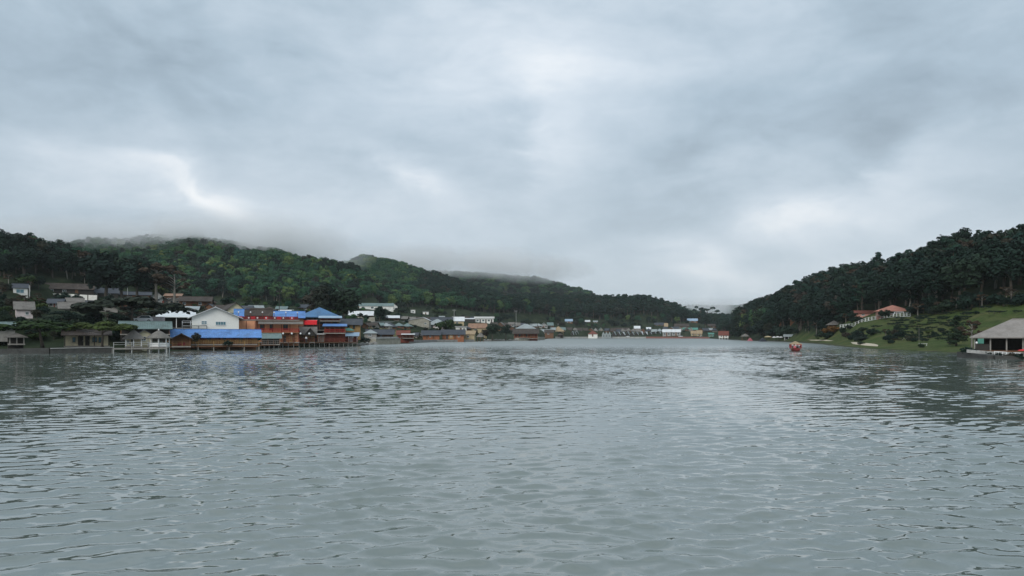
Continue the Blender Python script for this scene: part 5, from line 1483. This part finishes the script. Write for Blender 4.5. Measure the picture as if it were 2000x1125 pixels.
# sand patch and garden bench frames
def patch(name, label, outline, m, dz=.06, cat='ground'):
    mb = MB(); P = [ground(px, py) for px, py in outline]
    c = sum((Vector((p.x, p.y, 0)) for p in P), Vector()) / len(P)
    ring = []
    n = len(P)
    mb.V.append((c.x, c.y, tz(c.x, c.y) + dz))
    for f in (.35, .7, 1.0):
        for p in P:
            x, y = c.x + (p.x - c.x) * f, c.y + (p.y - c.y) * f
            mb.V.append((x, y, tz(x, y) + dz * (1 if f < 1 else -.5)))
    for i in range(n):
        j = (i + 1) % n
        mb.F.append((0, 1 + i, 1 + j))
        for r_ in (0, 1):
            mb.F.append((1 + r_ * n + i, 1 + (r_ + 1) * n + i, 1 + (r_ + 1) * n + j, 1 + r_ * n + j))
    o = mb.build(name, M[m], None, True)
    return tag(o, label, kind='structure')
patch('path', 'pale sandy path patch on the right bank', [(1659, 668.5), (1664, 672), (1690, 675.5), (1717, 677), (1719, 674.5), (1695, 671.5), (1675, 669)], 'sand', .22)
patch('path', 'thin pale footpath on the right bank behind the boat', [(1575, 664), (1580, 665.5), (1610, 666), (1635, 665.5), (1620, 664.2)], 'sand', .15)
for i, (px, py) in enumerate(((1803, 676.5), (1766, 664))):
    g = ground(px, py)
    e = empty('garden_bench', g); tag(e, ['low pale garden bench frame on the lawn near the shore', 'small pale garden bench frame higher on the lawn'][i], 'bench')
    s = 1 - .4 * i
    for x in (-.8, .8):
        MB().box(x * s - .04, x * s + .04, -.04, .04, -.3, .55 * s).build('leg', M['white_paint'], e)
    MB().box(-.9 * s, .9 * s, -.2, .2, .552 * s, .61 * s).build('seat', M['white_paint'], e)

# ================================================================ planting
HB = []
for o in list(col.objects):
    if o.type == 'EMPTY' and o.get('category') in ('house', 'guesthouse', 'hall', 'hut', 'cafe', 'cabin', 'lodge', 'motel', 'shed', 'porch', 'pavilion', 'tent', 'gazebo', 'canopy'):
        zs = []; xs = []
        for c in o.children:
            if c.type == 'MESH' and c.name.split('.')[0] in ('wall', 'roof'):
                for v in c.bound_box:
                    zs.append(v[2]); xs.append(v[0])
        if zs:
            D = o.location.y
            cx = o.location.x / D * F + 1000
            HB.append((cx + min(xs) / D * F, cx + max(xs) / D * F, HZ - (o.location.z + max(zs) - CAMZ) / D * F, HZ - (o.location.z - CAMZ) / D * F, D))
def clear_of(x, y, h, r, tol=.25):
    for fx, fy, fr in FOOT:
        if (x - fx) ** 2 + (y - fy) ** 2 < (fr + r * .6) ** 2: return False
    px = x / y * F + 1000; py = HZ - (tz(x, y) - CAMZ) / y * F
    a = r / y * F; top = py - h / y * F
    for x0, x1, y0, y1, D in HB:
        if y < D:
            ox = min(px + a, x1) - max(px - a, x0); oy = min(py, y1) - max(top, y0)
            if ox > 0 and oy > 0 and ox * oy > tol * (x1 - x0) * (y1 - y0) * .5 and ox * oy > 12: return False
    return True
plant_px('umbrella0', 84, 672, 52, 'broad flat-topped green tree over the waterside shelter at far left', D=146, wide=2.0)
plant_px('umbrella1', 199, 673, 50, 'broad flat-topped green tree shading the cream house', D=145.5, wide=1.62)
plant_px('darkumb0', 262, 634, 60, 'big black-green flat-topped tree above the white car', D=176, wide=1.65)
plant_px('darkumb1', 120, 640, 34, 'dark spreading tree below the wavy grey roofed shed', D=172, wide=1.6)
plant_px('dark0', 205, 566, 78, 'tall dark tree at the left in the trio before the green hill', D=318, wide=1.15)
plant_px('dark1', 240, 566, 66, 'middle dark tree in the trio before the green hill', D=322, wide=1.1)
plant_px('dark2', 268, 567, 62, 'right dark tree in the trio before the green hill', D=318, wide=1.1)
plant_px('sparse0', 305, 568, 62, 'brownish round tree right of the dark trio before the green hill', D=322, wide=1.35)
plant_px('sparse1', 340, 572, 50, 'lower brownish tree right of the dark trio before the green hill', D=322, wide=1.3)
plant_px('dark0', 618, 606, 44, 'left dark tree in the clump above the deep blue hipped roof', D=305, wide=1.25)
plant_px('dark2', 645, 605, 50, 'middle dark tree in the clump above the deep blue hipped roof', D=312, wide=1.2)
plant_px('dark1', 671, 604, 42, 'right dark tree in the clump above the deep blue hipped roof', D=308, wide=1.2)
plant_px('tall1', 627, 602, 46, 'slim pale trunked tree before the dark clump above the hipped roof', D=296)
plant_px('dark1', 741, 629, 32, 'dark round tree between the two white roofed sheds', wide=1.2)
plant_px('dark2', 785, 606, 18, 'small dark round tree right of the long white building', wide=1.3)
plant_px('lawnbush0', 872, 634, 17, 'bright green bush above the dark roofed hall', D=428, cat='bush')
plant_px('dark0', 962, 665, 35, 'big dark tree behind the rock jetty', D=436, wide=1.15)
plant_px('dark1', 948, 662, 20, 'smaller dark tree left of the big one behind the rock jetty', D=440, wide=1.2)
plant_px('dark2', 988, 663, 29, 'dark tree between the rock jetty and the wooden lodge', D=446, wide=1.2)
plant_px('dark2', 1378, 656, 42, 'big dark tree on the far shore above the beige roofs', D=870, wide=1.0)
plant_px('airy0', 1367, 645, 49, 'left of the two airy tall trees in the valley gap', D=1000, wide=1.0, name='airy_tree')
plant_px('airy0', 1384, 645, 47, 'right of the two airy tall trees in the valley gap', D=1020, wide=1.35, name='airy_tree')
plant_px('cone0', 1714, 576, 84, 'tall conifer standing above the skyline of the right hill', D=372, wide=1.25)
plant_px('cone1', 1868, 676, 60, 'dark bushy conifer at the left of the pavilion', wide=1.45)
plant_px('sparse1', 1898, 664, 42, 'thin bare tree behind the left end of the pavilion roof', D=128, wide=1.1)
plant_px('dark1', 1975, 655, 26, 'dark tree glimpsed behind the pavilion', D=135, wide=1.4)
plant_px('orange0', 1628, 653, 22, 'orange flowering bush below the dark hipped pavilion', cat='bush', wide=1.5)
plant_px('dark0', 382, 675, 27, 'dark potted tree in front of the bright blue roof', D=168.5, wide=.85)
plant_px('dark1', 503, 674, 27, 'dark tree at the right end of the bright blue roof', D=187, wide=.9)
plant_px('bush0', 445, 674, 12, 'green bush on the walkway before the bright blue roofed house', D=171, cat='bush')
plant_px('bush1', 712, 671, 16, 'dark bush on the rocky bank right of the timber deck', D=276, cat='bush', wide=1.4)
# tea hedges in rows along the terraces
HEDGES = [(1806, 620.5, 30), (1838, 617, 28), (1888, 617, 24), (1952, 613, 52), (1987, 611, 18), (1763, 629, 48), (1792, 631, 34), (1820, 630, 16), (1728, 652, 38), (1752, 642, 8), (1789, 642, 26), (1771, 641, 10), (1819, 643.5, 22), (1769, 652, 13), (1781, 652, 9),
          (1797, 653, 11), (1825, 653, 10), (1843, 653, 10), (1811, 662.5, 44), (1763, 662, 13), (1806, 668, 15), (1907, 615, 11), (1930, 604, 40), (1975, 598, 40), (1880, 607, 30), (1745, 636, 26), (1860, 629, 22), (1855, 641, 18), (1840, 634, 26), (1700, 648, 16), (1712, 640, 22), (1690, 658, 18)]
for k_, y_ in enumerate((609, 614.5, 623, 626.5, 634, 638, 646, 648.5, 657, 659.5, 666)):
    q_ = random.Random(90 + k_); x_ = 1738 + q_.uniform(0, 20)
    while x_ < 1905 - (y_ > 640) * 60:
        w_ = q_.uniform(13, 34)
        HEDGES.append((x_ + w_ / 2, y_ + q_.uniform(-.6, .6), w_)); x_ += w_ + q_.uniform(3, 22)
for i, (px, py, wpx) in enumerate(HEDGES):
    g = ground(px, py)
    L = wpx / F * g.y
    if wpx > 12:
        e = empty('tea_hedge', g, R(rnd.uniform(-4, 4)))
        c, tk = PROTO['hedge%d' % (i % 2)]
        for mesh, pn in ((tk, 'stem'), (c, 'foliage')):
            o = bpy.data.objects.new(pn, mesh); col.objects.link(o); o.parent = e
            o.scale = (L, max(2.2, L * .35), 3.6)
    else:
        e = empty('tea_bush', g)
        c, tk = PROTO['bush%d' % (i % 3)]
        for mesh, pn in ((tk, 'stem'), (c, 'foliage')):
            o = bpy.data.objects.new(pn, mesh); col.objects.link(o); o.parent = e
            o.scale = (L * .8, L * .8, L * .75)
    tag(e, 'dark clipped tea %s on the green terraces between the white fence and the pavilion' % ('hedge' if wpx > 12 else 'bush'), 'hedge' if wpx > 12 else 'bush', 'tea hedges on the terraces' if wpx > 12 else 'single tea bushes on the terraces')
# undergrowth in the village and on the banks, each plant a thing of its own
def sow(n, x0, x1, y0f, y1f, keys, hpx, label, group, seed, cat='bush', tol=.25):
    rs = random.Random(seed); k_ = 0; tries = 0
    while k_ < n and tries < n * 6:
        tries += 1
        px = rs.uniform(x0, x1); py = rs.uniform(y0f(px), y1f(px))
        g = ground(px, py)
        key = rs.choice(keys)
        h = rs.uniform(*hpx) / F * g.y
        h = min(max(h, 1.2), 9)
        r = h * (.6 if 'bush' in key else .35)
        if lake_sd(np.array([[g.x, g.y]]))[0] < 1.5 or not clear_of(g.x, g.y, h, r, tol): continue
        lb = label % {'bush': 'dark green bush', 'lawnbush': 'bright green bush', 'dark': 'small dark tree', 'broad': 'small green tree', 'sparse': 'small brownish tree', 'tall': 'slim tree', 'pine': 'small pine'}[key.rstrip('0123456789')]
        plant(key, g.x, g.y, h, lb, name=None if 'bush' in key else 'garden_tree', cat='bush' if 'bush' in key else 'tree', group=group + (' bushes' if 'bush' in key else ' trees'), wide=rs.uniform(.9, 1.5))
        FOOT.append((g.x, g.y, r * .55))
        k_ += 1
ye = lambda px: float(np.interp(px, [0, 200, 300, 400, 600, 700, 800, 900, 1000, 1060], [548, 552, 566, 582, 600, 600, 606, 611, 620, 632]))
yl = lambda px: float(np.interp(px, [0, 250, 330, 500, 700, 800, 900, 1060], [655, 640, 622, 618, 655, 655, 655, 655]))
sow(95, -10, 340, ye, yl, ['bush0', 'bush1', 'bush2', 'dark0', 'dark1', 'lawnbush0', 'dark2', 'sparse0'], (14, 30), '%s among the houses of the left slope', 'left slope', 21)
sow(34, -10, 335, lambda px: 640, lambda px: 668, ['bush0', 'bush1', 'bush2', 'dark1', 'lawnbush0'], (14, 26), '%s behind the quay at the left shore', 'left quay', 31, tol=.2)
sow(70, 340, 720, ye, yl, ['bush0', 'bush1', 'dark0', 'dark1', 'lawnbush1', 'broad0', 'broad1', 'bush2'], (8, 20), '%s among the houses above the blue roofs', 'above blue roofs', 22)
sow(80, 690, 1070, ye, lambda px: 660, ['bush0', 'bush1', 'dark0', 'dark1', 'lawnbush1', 'broad0', 'dark2', 'bush2'], (6, 15), '%s among the houses of the middle shore', 'middle shore', 23)
sow(95, 1070, 1425, lambda px: 622, lambda px: 652, ['bush0', 'bush1', 'dark0', 'dark1', 'dark2', 'broad0', 'pine0', 'broad2'], (6, 15), '%s among the houses of the far shore', 'far shore', 24)
sow(75, 1425, 1650, lambda px: float(np.interp(px, [1425, 1650], [640, 628])), lambda px: float(np.interp(px, [1425, 1500, 1650], [660, 659, 664])), ['bush0', 'bush1', 'dark0', 'dark1', 'dark2', 'sparse0', 'tall0', 'bush2'], (12, 34), '%s at the foot of the right hill', 'right hill foot', 25, tol=.15)
sow(14, 1650, 1900, lambda px: 640, lambda px: float(np.interp(px, [1650, 1900], [674, 684])), ['bush0', 'bush1', 'lawnbush0', 'bush2'], (5, 11), '%s on the grass of the lower tea slope', 'lower tea slope', 26)
sow(16, 1640, 1780, lambda px: 655, lambda px: 668, ['bush0', 'bush1', 'sparse0'], (10, 18), '%s near the pale sandy path', 'sandy path', 27)
sow(46, 1640, 2000, lambda px: float(np.interp(px, [1640, 2000], [630, 584])), lambda px: float(np.interp(px, [1640, 2000], [636, 596])), ['bush0', 'bush1', 'bush2', 'dark0', 'sparse0'], (16, 34), '%s where the tea slope meets the wood', 'wood edge', 28)

for i, (px, py, hp) in enumerate(((1890, 693, 14), (1908, 695, 12), (1926, 697, 11), (1950, 700, 9), (1972, 702, 10), (1995, 704, 10))):
    D = 114 - i * 1.6
    P = W(px, py, D)
    plant('bush%d' % (i % 3), P.x, P.y, hp / F * D * 1.5, 'low dark bush on the bank below the pavilion', 'bush', 'bushes below the pavilion', z=max(.02, P.z - .1), wide=1.2)

# ================================================================ air
def box_mesh(name, x0, x1, y0, y1, z0, z1):
    V = [(x, y, z) for z in (z0, z1) for y in (y0, y1) for x in (x0, x1)]
    Fc = [(0, 2, 3, 1), (4, 5, 7, 6), (0, 1, 5, 4), (1, 3, 7, 5), (3, 2, 6, 7), (2, 0, 4, 6)]
    return new_mesh(name, V, Fc)
hm = bpy.data.materials.new('haze_air')
hm.use_nodes = True
t = hm.node_tree
t.nodes.clear()
pv = N(t, 'ShaderNodeVolumePrincipled')
pv.inputs['Color'].default_value = (.93, .98, .99, 1)
pv.inputs['Density'].default_value = HAZE
pv.inputs['Anisotropy'].default_value = 0.0
ou = N(t, 'ShaderNodeOutputMaterial')
t.links.new(pv.outputs[0], ou.inputs['Volume'])
tag(link('haze', box_mesh('haze', -3500, 3500, -1000, 3600, -4.5, 215), hm), 'thin pale haze in the valley air', kind='stuff')

# low cloud resting on the hilltops: soft ragged banks
cm = bpy.data.materials.new('hill_cloud')
cm.use_nodes = True
t = cm.node_tree
t.nodes.clear()
tcn = N(t, 'ShaderNodeTexCoord')
geo = N(t, 'ShaderNodeNewGeometry')
rad = vmath(t, 'LENGTH', tcn.outputs['Object'])
nc = noise(t, geo.outputs['Position'], .016, 3, .6, .3)
body = math_(t, 'SUBTRACT', 1.0, rad, clamp=True)
body = math_(t, 'MULTIPLY', body, math_(t, 'SUBTRACT', math_(t, 'MULTIPLY', nc.outputs[0], 5.5), 1.9, clamp=True))
dens = math_(t, 'MULTIPLY', body, CLOUD)
vs = N(t, 'ShaderNodeVolumePrincipled')
vs.inputs['Color'].default_value = (1, 1, 1, 1)
vs.inputs['Anisotropy'].default_value = 0.0
t.links.new(dens, vs.inputs['Density'])
ou = N(t, 'ShaderNodeOutputMaterial')
t.links.new(vs.outputs[0], ou.inputs['Volume'])
sph = MB().lathe([(.02, -1)] + [(math.cos(a), math.sin(a)) for a in np.linspace(-1.4, 1.4, 11)] + [(.02, 1)], 20).mesh('low_cloud')
sph.materials.append(cm)
CLOUDS = [(150, 475, 780, 150, 80, 30, 'low cloud hiding the leftmost hill behind the dark slope'), (430, 460, 800, 150, 70, 30, 'low cloud touching the top of the tall green hill'),
          (570, 493, 830, 95, 80, 30, 'low cloud on the right shoulder of the tall green hill'), (612, 506, 880, 50, 50, 24, 'low cloud in the saddle between the two green hills'),
          (915, 511, 1480, 190, 110, 34, 'low cloud over the far ridge right of the second hill'), (1050, 527, 1420, 110, 90, 28, 'low cloud at the right end of the far ridge'),
          (490, 470, 800, 110, 70, 24, 'low cloud just right of the top of the tall green hill'), (300, 463, 800, 110, 70, 22, 'low cloud just left of the top of the tall green hill'),
          (790, 508, 1180, 120, 80, 28, 'low cloud behind the second green hill'), (1390, 605, 1500, 170, 90, 26, 'low cloud in the valley gap behind the airy trees')]
for px, py, D, a, b_, c_, lb in CLOUDS:
    o = tag(link('low_cloud', sph), lb, 'cloud', 'low clouds on the hilltops', 'stuff')
    o.location = W(px, py, D); o.scale = (a, b_, c_)

for o in col.objects:
    if o.parent is None and o.get('category') and not o.get('kind'):
        o['kind'] = 'thing'
